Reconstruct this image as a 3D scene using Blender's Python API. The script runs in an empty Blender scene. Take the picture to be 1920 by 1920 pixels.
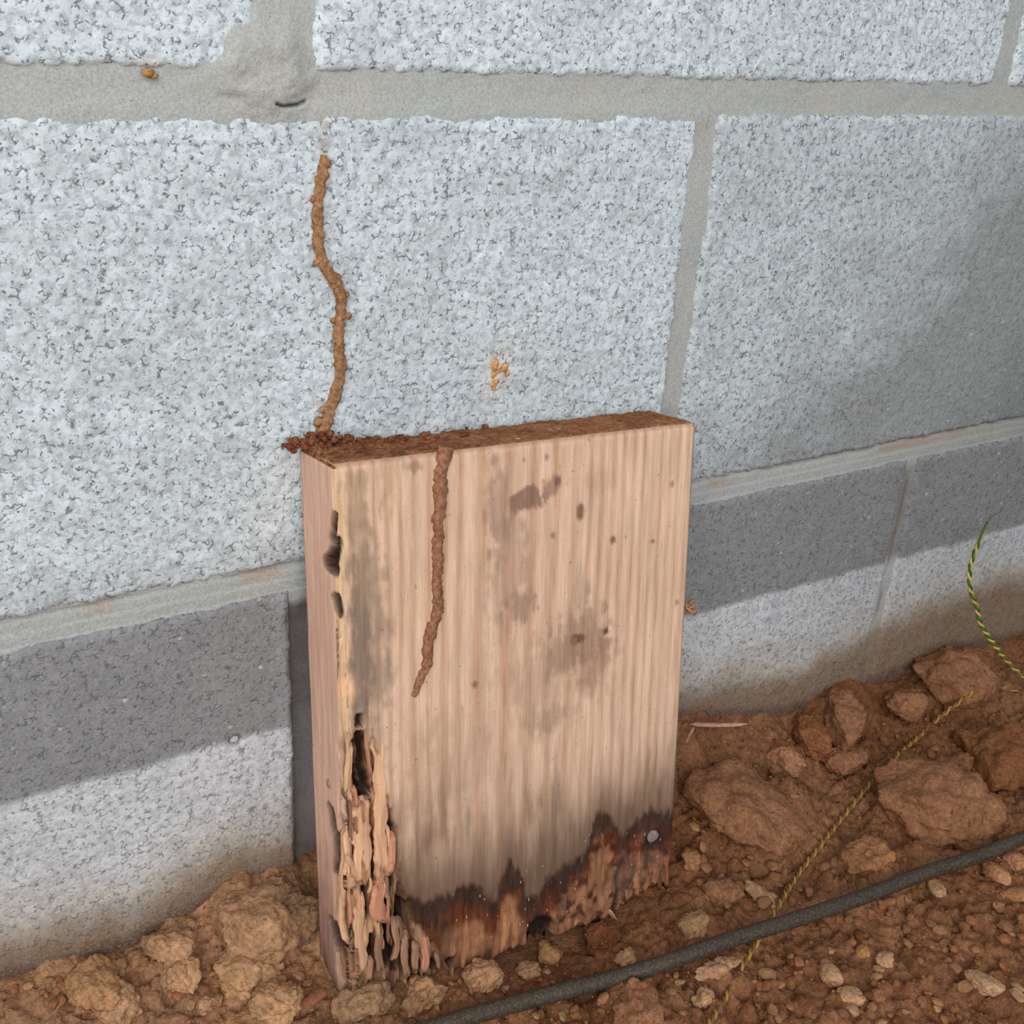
import bpy, bmesh, math, random
import numpy as np
from mathutils import Matrix, Vector

random.seed(7)
RNG = np.random.default_rng(11)
SC = bpy.context.scene
COL = SC.collection

# ------------------------------------------------------------------ camera, world, light, exposure
# Working units are millimetres: X along the wall, Y into the wall (block faces at 0), Z up (bed joint at 0).
Z0 = 186.0                                   # the soil lies about 186 mm below that bed joint

def W(p):
    """working millimetres -> Blender metres"""
    p = np.asarray(p, float)
    return (p + np.array([0, 0, Z0])) * 0.001

CAM = np.array([-359.72, -419.60, 241.68])
YAW, PITCH, ROLL, FPX = 0.567501, 0.435693, 0.0683127, 2126.25
_f = np.array([math.sin(YAW) * math.cos(PITCH), math.cos(YAW) * math.cos(PITCH), -math.sin(PITCH)])
_r0 = np.array([math.cos(YAW), -math.sin(YAW), 0.0])
_u0 = np.cross(_r0, _f)
CR = math.cos(ROLL) * _r0 + math.sin(ROLL) * _u0
CU = -math.sin(ROLL) * _r0 + math.cos(ROLL) * _u0
CF = _f

cam_data = bpy.data.cameras.new('camera')
cam = bpy.data.objects.new('camera', cam_data)
COL.objects.link(cam)
m = Matrix.Identity(4)
for i in range(3):
    m[i][0], m[i][1], m[i][2] = CR[i], CU[i], -CF[i]
    m[i][3] = W(CAM)[i]
cam.matrix_world = m
cam_data.sensor_width = 36.0
cam_data.lens = 36.0 * FPX / 1920.0
cam_data.clip_start = 0.01
cam_data.clip_end = 50
SC.camera = cam

world = bpy.data.worlds.new('overcast_sky')
SC.world = world
world.use_nodes = True
bg = world.node_tree.nodes['Background']
bg.inputs[0].default_value = (0.80, 0.90, 1.0, 1)
bg.inputs[1].default_value = 0.48

def area(name, loc, target, size, energy, color):
    l = bpy.data.lights.new(name, 'AREA')
    l.shape = 'RECTANGLE'; l.size = size[0]; l.size_y = size[1]
    l.energy = energy; l.color = color
    o = bpy.data.objects.new(name, l)
    COL.objects.link(o)
    a, b = Vector(W(loc)), Vector(W(target))
    o.location = a
    o.rotation_euler = (b - a).to_track_quat('-Z', 'Y').to_euler()
    return o

# daylight from the opening behind and to the left of the camera
area('daylight_opening', (-800, -1250, 780), (-60, 0, 0), (1.7, 1.2), 24.0, (1.0, 0.985, 0.965))

SC.view_settings.view_transform = 'Standard'
SC.view_settings.look = 'None'
SC.view_settings.gamma = 1.0
SC.view_settings.use_curve_mapping = False
SC.view_settings.exposure = 0.0

# ------------------------------------------------------------------ noise in numpy
def _hash(ix, iy, iz, seed):
    h = (ix.astype(np.int64) * 374761393 + iy.astype(np.int64) * 668265263 + iz.astype(np.int64) * 2147483647 + seed * 974634777) & 0xFFFFFFFF
    h = ((h ^ (h >> 13)) * 1274126177) & 0xFFFFFFFF
    h = ((h ^ (h >> 15)) * 2246822519) & 0xFFFFFFFF
    return ((h ^ (h >> 16)) & 0xFFFFFF) / float(0xFFFFFF)

def vnoise(x, y, z=0.0, seed=0):
    """smooth value noise, -1..1"""
    x, y, z = np.broadcast_arrays(np.asarray(x, float), np.asarray(y, float), np.asarray(z, float))
    ix, iy, iz = np.floor(x), np.floor(y), np.floor(z)
    fx, fy, fz = x - ix, y - iy, z - iz
    fx, fy, fz = [t * t * t * (t * (t * 6 - 15) + 10) for t in (fx, fy, fz)]
    r = 0.0
    for a in (0, 1):
        for b in (0, 1):
            for c in (0, 1):
                w = (fx if a else 1 - fx) * (fy if b else 1 - fy) * (fz if c else 1 - fz)
                r = r + w * _hash(ix + a, iy + b, iz + c, seed)
    return r * 2 - 1

def fbm(x, y, z=0.0, octv=4, seed=0, gain=0.5):
    r, a, s, t = 0.0, 1.0, 1.0, 0.0
    for i in range(octv):
        r = r + a * vnoise(np.asarray(x) * s + 17.3 * i, np.asarray(y) * s - 9.1 * i, np.asarray(z) * s, seed + i)
        t += a; a *= gain; s *= 2.03
    return r / t

def worley(x, y, seed=0):
    """distance to the nearest jittered cell point (in cells) and that cell's random number"""
    x = np.asarray(x, float); y = np.asarray(y, float)
    ix, iy = np.floor(x), np.floor(y)
    best = np.full(x.shape, 9.0); rid = np.zeros(x.shape)
    zz = np.zeros_like(ix)
    for a in (-1, 0, 1):
        for b in (-1, 0, 1):
            cx, cy = ix + a, iy + b
            px = cx + 0.1 + 0.8 * _hash(cx, cy, zz, seed); py = cy + 0.1 + 0.8 * _hash(cx, cy, zz + 1, seed)
            d = np.hypot(px - x, py - y)
            n = d < best
            best = np.where(n, d, best); rid = np.where(n, _hash(cx, cy, zz + 2, seed), rid)
    return best, rid

def sstep(a, b, x):
    t = np.clip((np.asarray(x, float) - a) / (b - a), 0, 1)
    return t * t * (3 - 2 * t)

def lin(r, g, b):
    """sRGB 0..255 -> linear"""
    c = np.array([r, g, b], float) / 255
    return np.where(c <= 0.04045, c / 12.92, ((c + 0.055) / 1.055) ** 2.4)

# ------------------------------------------------------------------ rays through the fitted camera
def ray(px, py):
    d = CF + CR * (px - 960) / FPX - CU * (py - 960) / FPX
    return d / np.linalg.norm(d)

def at_y(px, py, y):
    d = ray(px, py)
    return CAM + d * ((y - CAM[1]) / d[1])

def px_per_mm(P):
    return FPX / ((np.asarray(P) - CAM) @ CF)

# ------------------------------------------------------------------ mesh helpers
def mesh_obj(name, verts, faces, mat=None, parent=None, smooth=True, mm=True, origin=None):
    """verts in millimetres; origin (mm) becomes the object's location"""
    v = np.asarray(verts, float)
    if mm:
        if parent is None or parent.get('_world'):
            o0 = W(origin) if origin is not None else np.zeros(3)
            v = (v + np.array([0, 0, Z0])) * 0.001 - o0
        else:
            o0 = np.zeros(3); v = v * 0.001
    else:
        o0 = np.zeros(3)
    me = bpy.data.meshes.new(name)
    me.from_pydata(v.tolist(), [], faces.tolist() if hasattr(faces, 'tolist') else faces)
    me.update()
    if smooth:
        me.polygons.foreach_set('use_smooth', np.ones(len(me.polygons), bool))
    o = bpy.data.objects.new(name, me)
    COL.objects.link(o)
    if mat: me.materials.append(mat)
    if parent is not None: o.parent = parent
    if mm and origin is not None: o.location = o0
    return o

def set_color(o, name, rgb):
    a = o.data.color_attributes.new(name, 'FLOAT_COLOR', 'POINT')
    c = np.ones((len(o.data.vertices), 4), np.float32); c[:, :3] = rgb
    a.data.foreach_set('color', c.ravel())

def set_float(o, name, val):
    a = o.data.attributes.new(name, 'FLOAT', 'POINT')
    a.data.foreach_set('value', np.asarray(val, np.float32))

def tag(o, label=None, cat=None, group=None, kind=None):
    if label: o['label'] = label
    if cat: o['category'] = cat
    if group: o['group'] = group
    if kind: o['kind'] = kind
    return o

def grid_faces(nx, ny):
    i = np.arange(nx - 1)[None, :]; j = np.arange(ny - 1)[:, None]
    a = j * nx + i
    return np.stack([a, a + 1, a + nx + 1, a + nx], -1).reshape(-1, 4)

# ------------------------------------------------------------------ materials
class NT:
    def __init__(s, name):
        s.m = bpy.data.materials.new(name); s.m.use_nodes = True
        s.t = s.m.node_tree; s.b = s.t.nodes['Principled BSDF']
        s.co = s.n('ShaderNodeTexCoord').outputs['Object']
    def n(s, t, **k):
        o = s.t.nodes.new(t)
        for a, b in k.items(): setattr(o, a, b)
        return o
    def link(s, a, b): s.t.links.new(a, b)
    def put(s, sock, v):
        if hasattr(v, 'is_linked') or hasattr(v, 'links'): s.link(v, sock)
        else: sock.default_value = v
    def noise(s, scale, detail=4, rough=0.55, vec=None, dist=0.0):
        o = s.n('ShaderNodeTexNoise'); o.inputs['Scale'].default_value = scale
        o.inputs['Detail'].default_value = detail; o.inputs['Roughness'].default_value = rough
        o.inputs['Distortion'].default_value = dist
        s.link(vec or s.co, o.inputs['Vector']); return o.outputs['Fac']
    def mapping(s, scale):
        o = s.n('ShaderNodeMapping'); o.inputs['Scale'].default_value = scale
        s.link(s.co, o.inputs['Vector']); return o.outputs['Vector']
    def voro(s, scale, feature='F1', vec=None, out='Distance', rnd=1.0):
        o = s.n('ShaderNodeTexVoronoi', feature=feature); o.inputs['Scale'].default_value = scale
        o.inputs['Randomness'].default_value = rnd
        s.link(vec or s.co, o.inputs['Vector']); return o.outputs[out]
    def ramp(s, fac, a, b, lo=0.0, hi=1.0):
        o = s.n('ShaderNodeMapRange', interpolation_type='SMOOTHSTEP')
        o.inputs['From Min'].default_value = a; o.inputs['From Max'].default_value = b
        o.inputs['To Min'].default_value = lo; o.inputs['To Max'].default_value = hi
        s.link(fac, o.inputs['Value']); return o.outputs['Result']
    def math(s, op, a, b=0.0):
        o = s.n('ShaderNodeMath', operation=op); s.put(o.inputs[0], a); s.put(o.inputs[1], b); return o.outputs[0]
    def mix(s, fac, a, b, mode='MIX'):
        o = s.n('ShaderNodeMix', data_type='RGBA', blend_type=mode)
        s.put(o.inputs[0], fac)
        for k, v in ((6, a), (7, b)):
            if isinstance(v, (tuple, list, np.ndarray)): o.inputs[k].default_value = (*[float(t) for t in v[:3]], 1)
            else: s.link(v, o.inputs[k])
        return o.outputs[2]
    def attr(s, name, out='Color'):
        o = s.n('ShaderNodeAttribute'); o.attribute_name = name; return o.outputs[out]
    def distort(s, scale, amt):
        o = s.n('ShaderNodeTexNoise'); o.inputs['Scale'].default_value = scale; o.inputs['Detail'].default_value = 2
        s.link(s.co, o.inputs['Vector'])
        v = s.n('ShaderNodeVectorMath', operation='MULTIPLY_ADD')
        s.link(o.outputs['Color'], v.inputs[0]); v.inputs[1].default_value = (amt,) * 3; s.link(s.co, v.inputs[2])
        return v.outputs[0]
    def bump(s, h, dist, strength=1.0, prev=None):
        o = s.n('ShaderNodeBump'); o.inputs['Distance'].default_value = dist; o.inputs['Strength'].default_value = strength
        s.link(h, o.inputs['Height'])
        if prev is not None: s.link(prev, o.inputs['Normal'])
        return o.outputs[0]
    def done(s, color, rough=0.9, normal=None, spec=0.2):
        s.put(s.b.inputs['Base Color'], color if not isinstance(color, (tuple, np.ndarray)) else (*[float(t) for t in color[:3]], 1))
        s.put(s.b.inputs['Roughness'], rough); s.b.inputs['Specular IOR Level'].default_value = spec
        if normal is not None: s.link(normal, s.b.inputs['Normal'])
        return s.m

def mat_block():
    t = NT('concrete_block')
    dv = t.distort(420, 0.0026)
    edge = t.voro(330, 'DISTANCE_TO_EDGE', dv)
    crev = t.ramp(edge, 0.0, 0.13, 1, 0)                  # crevices between granules
    gate = t.ramp(t.noise(240, 3, 0.6), 0.50, 0.64)       # only some crevices are open
    open_ = t.math('MULTIPLY', crev, gate)
    pit = t.ramp(t.noise(480, 2, 0.6), 0.63, 0.68)
    pit2 = t.math('MULTIPLY', t.ramp(t.noise(260, 3, 0.65), 0.655, 0.71), 0.75)
    dark = t.math('MAXIMUM', t.math('MAXIMUM', open_, pit), pit2)
    tone = t.attr('tone')
    cell = t.voro(330, 'F1', dv, 'Color')
    sep = t.n('ShaderNodeSeparateColor'); t.link(cell, sep.inputs[0])
    c = t.mix(1.0, tone, t.ramp(sep.outputs[0], 0.0, 1.0, 0.93, 1.05), 'MULTIPLY')
    amt = t.attr('pits', 'Fac')
    # soft grey hollows between the pale grains
    hol = t.math('MULTIPLY', t.ramp(t.noise(300, 3, 0.6), 0.46, 0.60), 0.52)
    c = t.mix(t.math('MULTIPLY', hol, amt), c, t.mix(0.35, lin(112, 114, 120), tone))
    c = t.mix(t.math('MULTIPLY', t.ramp(t.noise(55, 4), 0.45, 0.68), 0.16), c, lin(128, 130, 134))
    c = t.mix(t.math('MULTIPLY', t.ramp(t.noise(900, 3, 0.6), 0.45, 0.7), 0.10), c, lin(238, 240, 244))
    c = t.mix(t.math('MULTIPLY', t.math('MULTIPLY', dark, amt), 0.92), c, t.mix(0.2, lin(58, 60, 68), tone))
    grit = t.ramp(t.voro(150, 'F1', dv), 0.10, 0.19, 1, 0)
    grit = t.math('MULTIPLY', grit, t.ramp(t.noise(75, 2), 0.5, 0.62))
    c = t.mix(t.math('MULTIPLY', t.math('MULTIPLY', grit, t.attr('grit', 'Fac')), 0.7), c, lin(205, 205, 200))
    h = t.math('SUBTRACT', t.math('MULTIPLY', t.ramp(edge, 0, 0.3), 0.25), t.math('MULTIPLY', dark, 0.8))
    h = t.math('ADD', h, t.math('MULTIPLY', t.noise(600, 3), 0.5))
    return t.done(c, 0.95, t.bump(h, 0.0007, 0.55), 0.1)

def mat_mortar():
    t = NT('mortar')
    n = t.noise(900, 3, 0.65)
    c = t.mix(1.0, t.attr('tone'), t.ramp(n, 0.3, 0.7, 0.84, 1.12), 'MULTIPLY')
    c = t.mix(t.math('MULTIPLY', t.ramp(t.noise(1300, 2), 0.62, 0.72), 0.55), c, lin(96, 92, 86))
    c = t.mix(t.math('MULTIPLY', t.ramp(t.noise(45, 4), 0.45, 0.65), 0.22), c, lin(180, 176, 166))
    return t.done(c, 0.95, t.bump(n, 0.0006, 0.6), 0.1)

def mat_wood():
    t = NT('pine_wood')
    mp = t.mapping((1.0, 1.0, 0.05))
    fib = t.noise(900, 4, 0.6, mp)
    mp2 = t.mapping((1.0, 1.0, 0.12))
    mid = t.noise(260, 4, 0.6, mp2)
    c = t.mix(1.0, t.attr('tone'), t.ramp(fib, 0.25, 0.75, 0.86, 1.10), 'MULTIPLY')
    c = t.mix(1.0, c, t.ramp(mid, 0.3, 0.7, 0.90, 1.06), 'MULTIPLY')
    sp = t.ramp(t.noise(420, 2, 0.5), 0.70, 0.76)
    c = t.mix(t.math('MULTIPLY', sp, 0.6), c, lin(96, 70, 55))
    h = t.math('ADD', fib, t.math('MULTIPLY', t.noise(1200, 3), 0.6))
    return t.done(c, 0.72, t.bump(h, 0.0005, 0.55), 0.25)

def mat_soil(name, granular=1.0):
    t = NT(name)
    n1 = t.noise(45, 5, 0.6); n2 = t.noise(420, 4, 0.65); n3 = t.noise(1400, 2)
    tone = t.attr('tone')
    c = t.mix(1.0, tone, t.ramp(n2, 0.25, 0.75, 0.68, 1.28), 'MULTIPLY')
    c = t.mix(1.0, c, t.ramp(n1, 0.3, 0.7, 0.82, 1.16), 'MULTIPLY')
    c = t.mix(t.math('MULTIPLY', t.ramp(t.noise(650, 2), 0.64, 0.74), 0.45), c, lin(205, 165, 128))
    c = t.mix(t.math('MULTIPLY', t.ramp(t.noise(310, 3), 0.60, 0.72), 0.6), c, lin(66, 38, 22))
    h = t.math('ADD', t.math('MULTIPLY', n2, 1.0), t.math('MULTIPLY', t.noise(900, 3, 0.6), 0.5))
    return t.done(c, 0.97, t.bump(h, 0.0022 * granular, 0.8), 0.08)

def mat_attr(name, rough=0.8, nscale=900, var=0.2, bump=0.0004, spec=0.2, dirt=None):
    t = NT(name)
    n = t.noise(nscale, 4, 0.6)
    c = t.mix(1.0, t.attr('tone'), t.ramp(n, 0.25, 0.75, 1 - var, 1 + var), 'MULTIPLY')
    if dirt is not None:
        c = t.mix(t.math('MULTIPLY', t.ramp(t.noise(dirt[1], 5, 0.65), 0.45, 0.62), dirt[2]), c, lin(*dirt[0]))
    return t.done(c, rough, t.bump(n, bump, 0.7), spec)

M_BLOCK = mat_block(); M_MORTAR = mat_mortar(); M_WOOD = mat_wood()
M_SOIL = mat_soil('clay_soil'); M_CLOD = mat_soil('clay_clod', 0.8)
M_MUD = mat_attr('termite_mud', 0.97, 520, 0.42, 0.0016, 0.05)
M_CABLE = mat_attr('dusty_cable_sheath', 0.55, 300, 0.18, 0.0003, 0.35, ((124, 106, 84), 900, 0.35))
M_WIRE = mat_attr('wire_insulation', 0.5, 400, 0.12, 0.0001, 0.3, ((110, 78, 45), 35, 0.35))
M_CHIP = mat_attr('wood_chip', 0.8, 700, 0.25, 0.0005, 0.2)

# ------------------------------------------------------------------ the block wall
def spaced(a, b, fine, coarse, keep):
    """sample positions a..b: fine inside the interval keep, coarse outside"""
    pts = [a]; x = a
    while x < b - 1e-6:
        st = fine if (keep[0] - coarse < x < keep[1]) else coarse
        x = min(b, x + st); pts.append(x)
    if len(pts) > 2 and pts[-1] - pts[-2] < 0.3 * fine: pts.pop(-2)
    return np.array(pts)

def contact_z(x):
    """height of the soil where it meets the wall"""
    return np.interp(x, [-600, -344, -287, -234, -196, -120, -20, 34, 85, 131, 190, 242, 300, 372, 700],
                     [-172, -171, -178, -162, -168, -172, -160, -149, -163, -173, -172, -172, -170, -179, -184])

def wall_tone(X, Z, course):
    """masonry tone: pale aggregate, grey band on the lowest course, soil-stained foot with painted shade"""
    n1 = fbm(X / 40, Z / 40, seed=21); n2 = fbm(X / 9, Z / 9, seed=22); n3 = fbm(X / 120, Z / 120, seed=23)
    pale = lin(217, 227, 231)
    c = np.ones(X.shape + (3,)) * pale
    grey = lin(150, 153, 152)
    g = 0.16 + 0.16 * n1 + 0.10 * n2
    if course == 'top':
        g = g - 0.08
    if course == 'main':
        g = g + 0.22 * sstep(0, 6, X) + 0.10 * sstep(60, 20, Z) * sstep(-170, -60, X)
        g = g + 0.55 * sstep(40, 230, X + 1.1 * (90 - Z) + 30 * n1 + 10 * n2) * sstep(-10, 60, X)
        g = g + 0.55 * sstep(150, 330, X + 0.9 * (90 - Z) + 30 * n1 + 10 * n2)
        g = g + 0.25 * sstep(28, 8, Z + 12 * n1) * sstep(-400, -120, -X - 320 + 0)
    pits = np.clip(1.0 - 0.55 * sstep(60, 230, X + 0.6 * (90 - Z)), 0.3, 1) if course == 'main' else np.ones(X.shape)
    grit = sstep(120, 260, X + 0.9 * (90 - Z) + 30 * n1) * (course == 'main')
    g = np.clip(g, 0, 1)
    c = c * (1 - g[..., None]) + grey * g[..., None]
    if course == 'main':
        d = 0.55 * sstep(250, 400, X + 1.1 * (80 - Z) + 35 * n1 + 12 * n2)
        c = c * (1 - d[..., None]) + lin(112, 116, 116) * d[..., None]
    if course == 'third':
        edge = -79 + 1.0 * n2 + 0.8 * n1
        up = sstep(edge - 1.6, edge + 1.6, Z)                 # grey band with a sharp lower edge
        band = lin(140, 140, 140) * (1 + 0.10 * n1[..., None] + 0.10 * n2[..., None])
        low = lin(208, 210, 212) * (1 + 0.06 * n1[..., None] + 0.05 * n2[..., None])
        c = band * up[..., None] + low * (1 - up)[..., None]
        ed = sstep(-217, -206, X + 2 * n2) * (X < -200) * up * 0.45      # worn pale arris beside the head joint
        c = c * (1 - ed[..., None]) + lin(172, 174, 176) * ed[..., None]
        grit = up * 0.9
        pits = 0.8 - 0.1 * up
        fade = 0.25 * sstep(20, 200, X)
        c = c * (1 - fade[..., None]) + lin(120, 118, 112) * fade[..., None]
        # soil splash and damp creeping up, with warm bounce and contact shade painted in
        hgt = Z - contact_z(X)
        tan = sstep(60, 8, hgt + 9 * n1 + 4 * n2 - 26 * sstep(20, 330, X))
        brn = sstep(32, 3, hgt + 9 * n1 + 4 * n2 - 34 * sstep(20, 330, X))
        c = c * (1 - 0.75 * tan[..., None]) + lin(178, 160, 134) * 0.75 * tan[..., None]
        c = c * (1 - 0.85 * brn[..., None]) + lin(122, 92, 62) * 0.85 * brn[..., None]
        b2 = sstep(9, 0, hgt + 2 * n2)  # dark shade line where wall meets soil, painted into the tone
        c = c * (1 - 0.7 * b2[..., None]) + lin(84, 54, 34) * 0.7 * b2[..., None]
        pits = pits * (1 - 0.5 * brn)
    return c, np.clip(pits, 0, 1), np.clip(grit, 0, 1)

def blob(X, Z, cx, cz, rx, rz, n, soft=0.35):
    r = np.hypot((X - cx) / rx, (Z - cz) / rz) + n
    return sstep(1 + soft, 1 - soft, r)

HOLE = at_y(440, 1389, 0); SMEAR = at_y(934, 700, 0); STONE = at_y(280, 136, 0); TUBE_TOP = at_y(607, 262, 0)

wall = None
def wall_mortar():
    global wall
    xs = np.unique(np.concatenate([spaced(-800, 900, 3.0, 10, (-380, 460)), np.arange(-222, -186, 1.2), np.arange(-12, 12, 1.2), np.arange(188, 212, 1.2)]))
    zs = np.unique(np.concatenate([np.arange(-260, 600, 6.0), np.arange(185, 216, 0.7), np.arange(-14, 14, 1.2)]))
    X, Z = np.meshgrid(xs, zs)
    n1 = fbm(X / 22, Z / 22, seed=31); n2 = fbm(X / 5, Z / 5, seed=32)
    Y = 1.7 + 0.8 * n1 + 0.35 * n2
    # mortar smeared over the arrises at the upper left head joint and under the upper bed joint
    Y -= (4.2 + 1.5 * n2) * blob(X, Z, -211, 208, 19, 17, 0.45 * n1)
    Y -= 1.4 * np.exp(-((Z - 192) / 6.0) ** 2) * (0.7 + 0.5 * n1) * (X < 0)
    # shrinkage crack where the upper bed joint has come away from the block
    a, b = at_y(517, 191, 0), at_y(577, 190, 0)
    cz = np.interp(X, [a[0], (a[0] + b[0]) / 2, b[0]], [a[2] - .5, a[2] - 1.2, b[2]]) + 0.8 * vnoise(X / 3, X * 0, seed=5)
    crack = np.exp(-((Z - cz) / 0.55) ** 2) * (X > a[0]) * (X < b[0])
    Y += 3.0 * crack
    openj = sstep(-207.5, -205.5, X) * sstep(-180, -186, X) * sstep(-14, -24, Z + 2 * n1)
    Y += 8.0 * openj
    # crack at the underside of the main course
    Y += 2.2 * np.exp(-((Z - 4.2 - 0.5 * n2) / 1.0) ** 2) * sstep(0.0, 0.3, fbm(X / 60, X * 0, seed=36) + 0.25)
    v = np.stack([X, Y, Z], -1).reshape(-1, 3)
    wall = mesh_obj('wall_back', v, grid_faces(len(xs), len(zs)), M_MORTAR)
    c = np.ones(X.shape + (3,)) * lin(172, 175, 172)
    up = sstep(100, 160, Z)
    c = c * (1 - .35 * up[..., None]) + lin(182, 185, 181) * .35 * up[..., None]
    warm = sstep(0.0, 0.4, n1) * 0.3
    c = c * (1 - warm[..., None]) + lin(184, 176, 164) * warm[..., None]
    low = sstep(8, -8, Z)                                     # lower bed joint: pale with a rusty upper lip
    rust = np.exp(-((Z - 2.5) / 2.5) ** 2) * sstep(-0.2, 0.4, n1) * (Z < 30) * 0.5
    c = c * (1 - rust[..., None]) + lin(172, 136, 108) * rust[..., None]
    ct, _, _ = wall_tone(X, Z, 'third')
    c = c * (1 - .9 * np.clip(crack, 0, 1)[..., None]) + lin(50, 52, 55) * .9 * np.clip(crack, 0, 1)[..., None]
    m3 = sstep(-10, -18, Z)
    c = c * (1 - m3[..., None]) + ct * 0.96 * m3[..., None]
    c = c * (1 - 0.5 * sstep(60, 340, X)[..., None] * (Z < 60)[..., None]) + lin(138, 134, 124) * 0.5 * (sstep(60, 340, X) * (Z < 60))[..., None]
    jd = np.exp(-((X + 4) / 5) ** 2) * sstep(60, 20, Z) * (Z > 8) * 0.6       # damp brown foot of the head joint
    c = c * (1 - jd[..., None]) + lin(112, 104, 80) * jd[..., None]
    hc = (np.exp(-((X - 197.5 - 1.5 * n1) / 1.6) ** 2) * sstep(-12, -25, Z) * sstep(-0.4, 0.2, n1 + 0.5 * n2) * 0.6)[..., None]
    c = c * (1 - hc) + lin(104, 82, 68) * hc
    c = c * (1 - .8 * openj[..., None]) + lin(122, 114, 118) * .8 * openj[..., None]  # darkness of the recessed gap, painted into the mortar tone
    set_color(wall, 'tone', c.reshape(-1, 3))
    wall['kind'] = 'structure'
    wall['_world'] = 1

def block(x0, x1, z0, z1, course, seed, fine=1.5):
    xs = spaced(x0, x1, fine, 8.0, (-390, 470)); zs = spaced(z0, z1, fine, 8.0, (-215, 290))
    X, Z = np.meshgrid(xs, zs)
    n1 = fbm(X / 12, Z / 12, seed=seed); n2 = fbm(X / 3.2, Z / 3.2, octv=3, seed=seed + 9); n0 = fbm(X / 90, Z / 90, seed=seed + 5)
    smooth = course == 'third'
    Y = -0.1 + 0.5 * n0 + (0.30 if smooth else 0.5) * n1 + (0.30 if smooth else 0.55) * n2
    dl, dr, db, dt = X - x0, x1 - X, Z - z0, z1 - Z
    wob = 1.7 * n1 + 1.3 * n2
    f = np.zeros(X.shape)
    wd = 1.6 if smooth else 2.4
    for d, w_ in ((dl, wd), (dr, wd), (db, 1.8), (dt, 3.8 if course == 'main' and x0 < 0 else 2.6)):
        f = np.maximum(f, sstep(w_ + wob + 1.0, -0.5, d + 0 * wob))
    Y = Y + 3.4 * f
    if course == 'third':
        h = np.hypot(X - HOLE[0], Z - HOLE[2]); Y += 3.0 * sstep(3.0, 1.2, h + 0.6 * n2)
        Y += 0.35 * sstep(-80.5, -77.5, Z) - 0.25
    c, pits, grit = wall_tone(X, Z, course)
    if course == 'third':
        k = sstep(3.4, 1.8, np.hypot(X - HOLE[0], Z - HOLE[2]) + 0.5 * n2)[..., None]
        c = c * (1 - .75 * k) + lin(52, 42, 34) * .75 * k
    if course == 'main':
        # dried clay daub and its pale halo
        k = 0.5 * blob(X, Z, SMEAR[0] + 1, SMEAR[2], 9, 15, 0.5 * n1)[..., None]
        c = c * (1 - k) + lin(222, 216, 204) * k
        # mud trail left above the end of the tube
        k = (0.62 * blob(X, Z, TUBE_TOP[0], TUBE_TOP[2] + 1, 2.6, 9, 0.7 * n2) * sstep(-0.5, 0.2, n2))[..., None]
        c = c * (1 - k) + lin(172, 142, 116) * k
    if course == 'top':
        k = (0.55 * blob(X, Z, STONE[0], STONE[2], 7, 4, 0.6 * n1))[..., None]
        c = c * (1 - k) + lin(214, 198, 172) * k
    v = np.stack([X, Y, Z], -1).reshape(-1, 3)
    nx, nz = len(xs), len(zs)
    fc = grid_faces(nx, nz).tolist()
    border = list(range(nx)) + [j * nx + nx - 1 for j in range(1, nz)] + [(nz - 1) * nx + i for i in range(nx - 2, -1, -1)] + [j * nx for j in range(nz - 2, 0, -1)]
    b0 = len(v)
    back = v[border].copy(); back[:, 1] = 45
    v = np.concatenate([v, back])
    nb = len(border)
    for i in range(nb):
        j = (i + 1) % nb
        fc.append([border[j], border[i], b0 + i, b0 + j])
    fc.append([b0 + i for i in range(nb)])
    o = mesh_obj('concrete_block', v, fc, M_BLOCK, wall)
    ext = lambda a: np.concatenate([a.reshape(-1, *a.shape[2:]), a.reshape(-1, *a.shape[2:])[border]])
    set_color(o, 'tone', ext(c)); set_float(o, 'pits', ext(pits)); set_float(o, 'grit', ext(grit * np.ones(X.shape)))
    return o

wall_mortar()
block(-595, -212, 207, 396, 'top', 101)
block(-192, 195, 207, 396, 'top', 111)
block(205, 595, 207, 396, 'top', 121)
block(-795, -405, 5, 194, 'main', 131, 6)
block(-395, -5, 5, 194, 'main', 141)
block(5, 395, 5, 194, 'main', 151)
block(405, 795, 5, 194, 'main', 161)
block(-595, -205, -250, -7, 'third', 171)
block(-184, 195, -250, -7, 'third', 181)
block(203, 595, -250, -7, 'third', 191)
for k, (a, b) in enumerate([(-795, -405), (-395, -5), (5, 395), (405, 795)]):
    block(a, b, 407, 595, 'top', 201 + k, 6)

# ------------------------------------------------------------------ the leaning board
BO = np.array([-199.975, -1.6, 60.61])
PSI, TH, GA = -0.0064, -0.1617, 0.0384
BH, BW, BT = 256.0, 182.5, 36.0
def _rz(a): c, s = math.cos(a), math.sin(a); return np.array([[c, -s, 0], [s, c, 0], [0, 0, 1]])
def _rx(a): c, s = math.cos(a), math.sin(a); return np.array([[1, 0, 0], [0, c, -s], [0, s, c]])
def _ry(a): c, s = math.cos(a), math.sin(a); return np.array([[c, 0, s], [0, 1, 0], [-s, 0, c]])
BR = _rz(PSI) @ _rx(TH) @ _ry(GA)
def board_local(P):                          # world mm -> (x, y, z) in the board's axes
    return BR.T @ (np.asarray(P) - BO)
def board_world(q):
    return BO + np.asarray(q) @ BR.T

def face_sv(px, py):
    """pixel -> (s, v): s > 0 on the wide face from its left arris, s < 0 round the arris on the narrow left face; v down from the top"""
    o = board_local(CAM); d = BR.T @ ray(px, py)
    t = (-BT - o[1]) / d[1]; q = o + t * d
    if q[0] >= 0: return np.array([q[0], -q[2]])
    t = (0 - o[0]) / d[0]; q = o + t * d
    return np.array([-(q[1] + BT), -q[2]])

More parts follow.
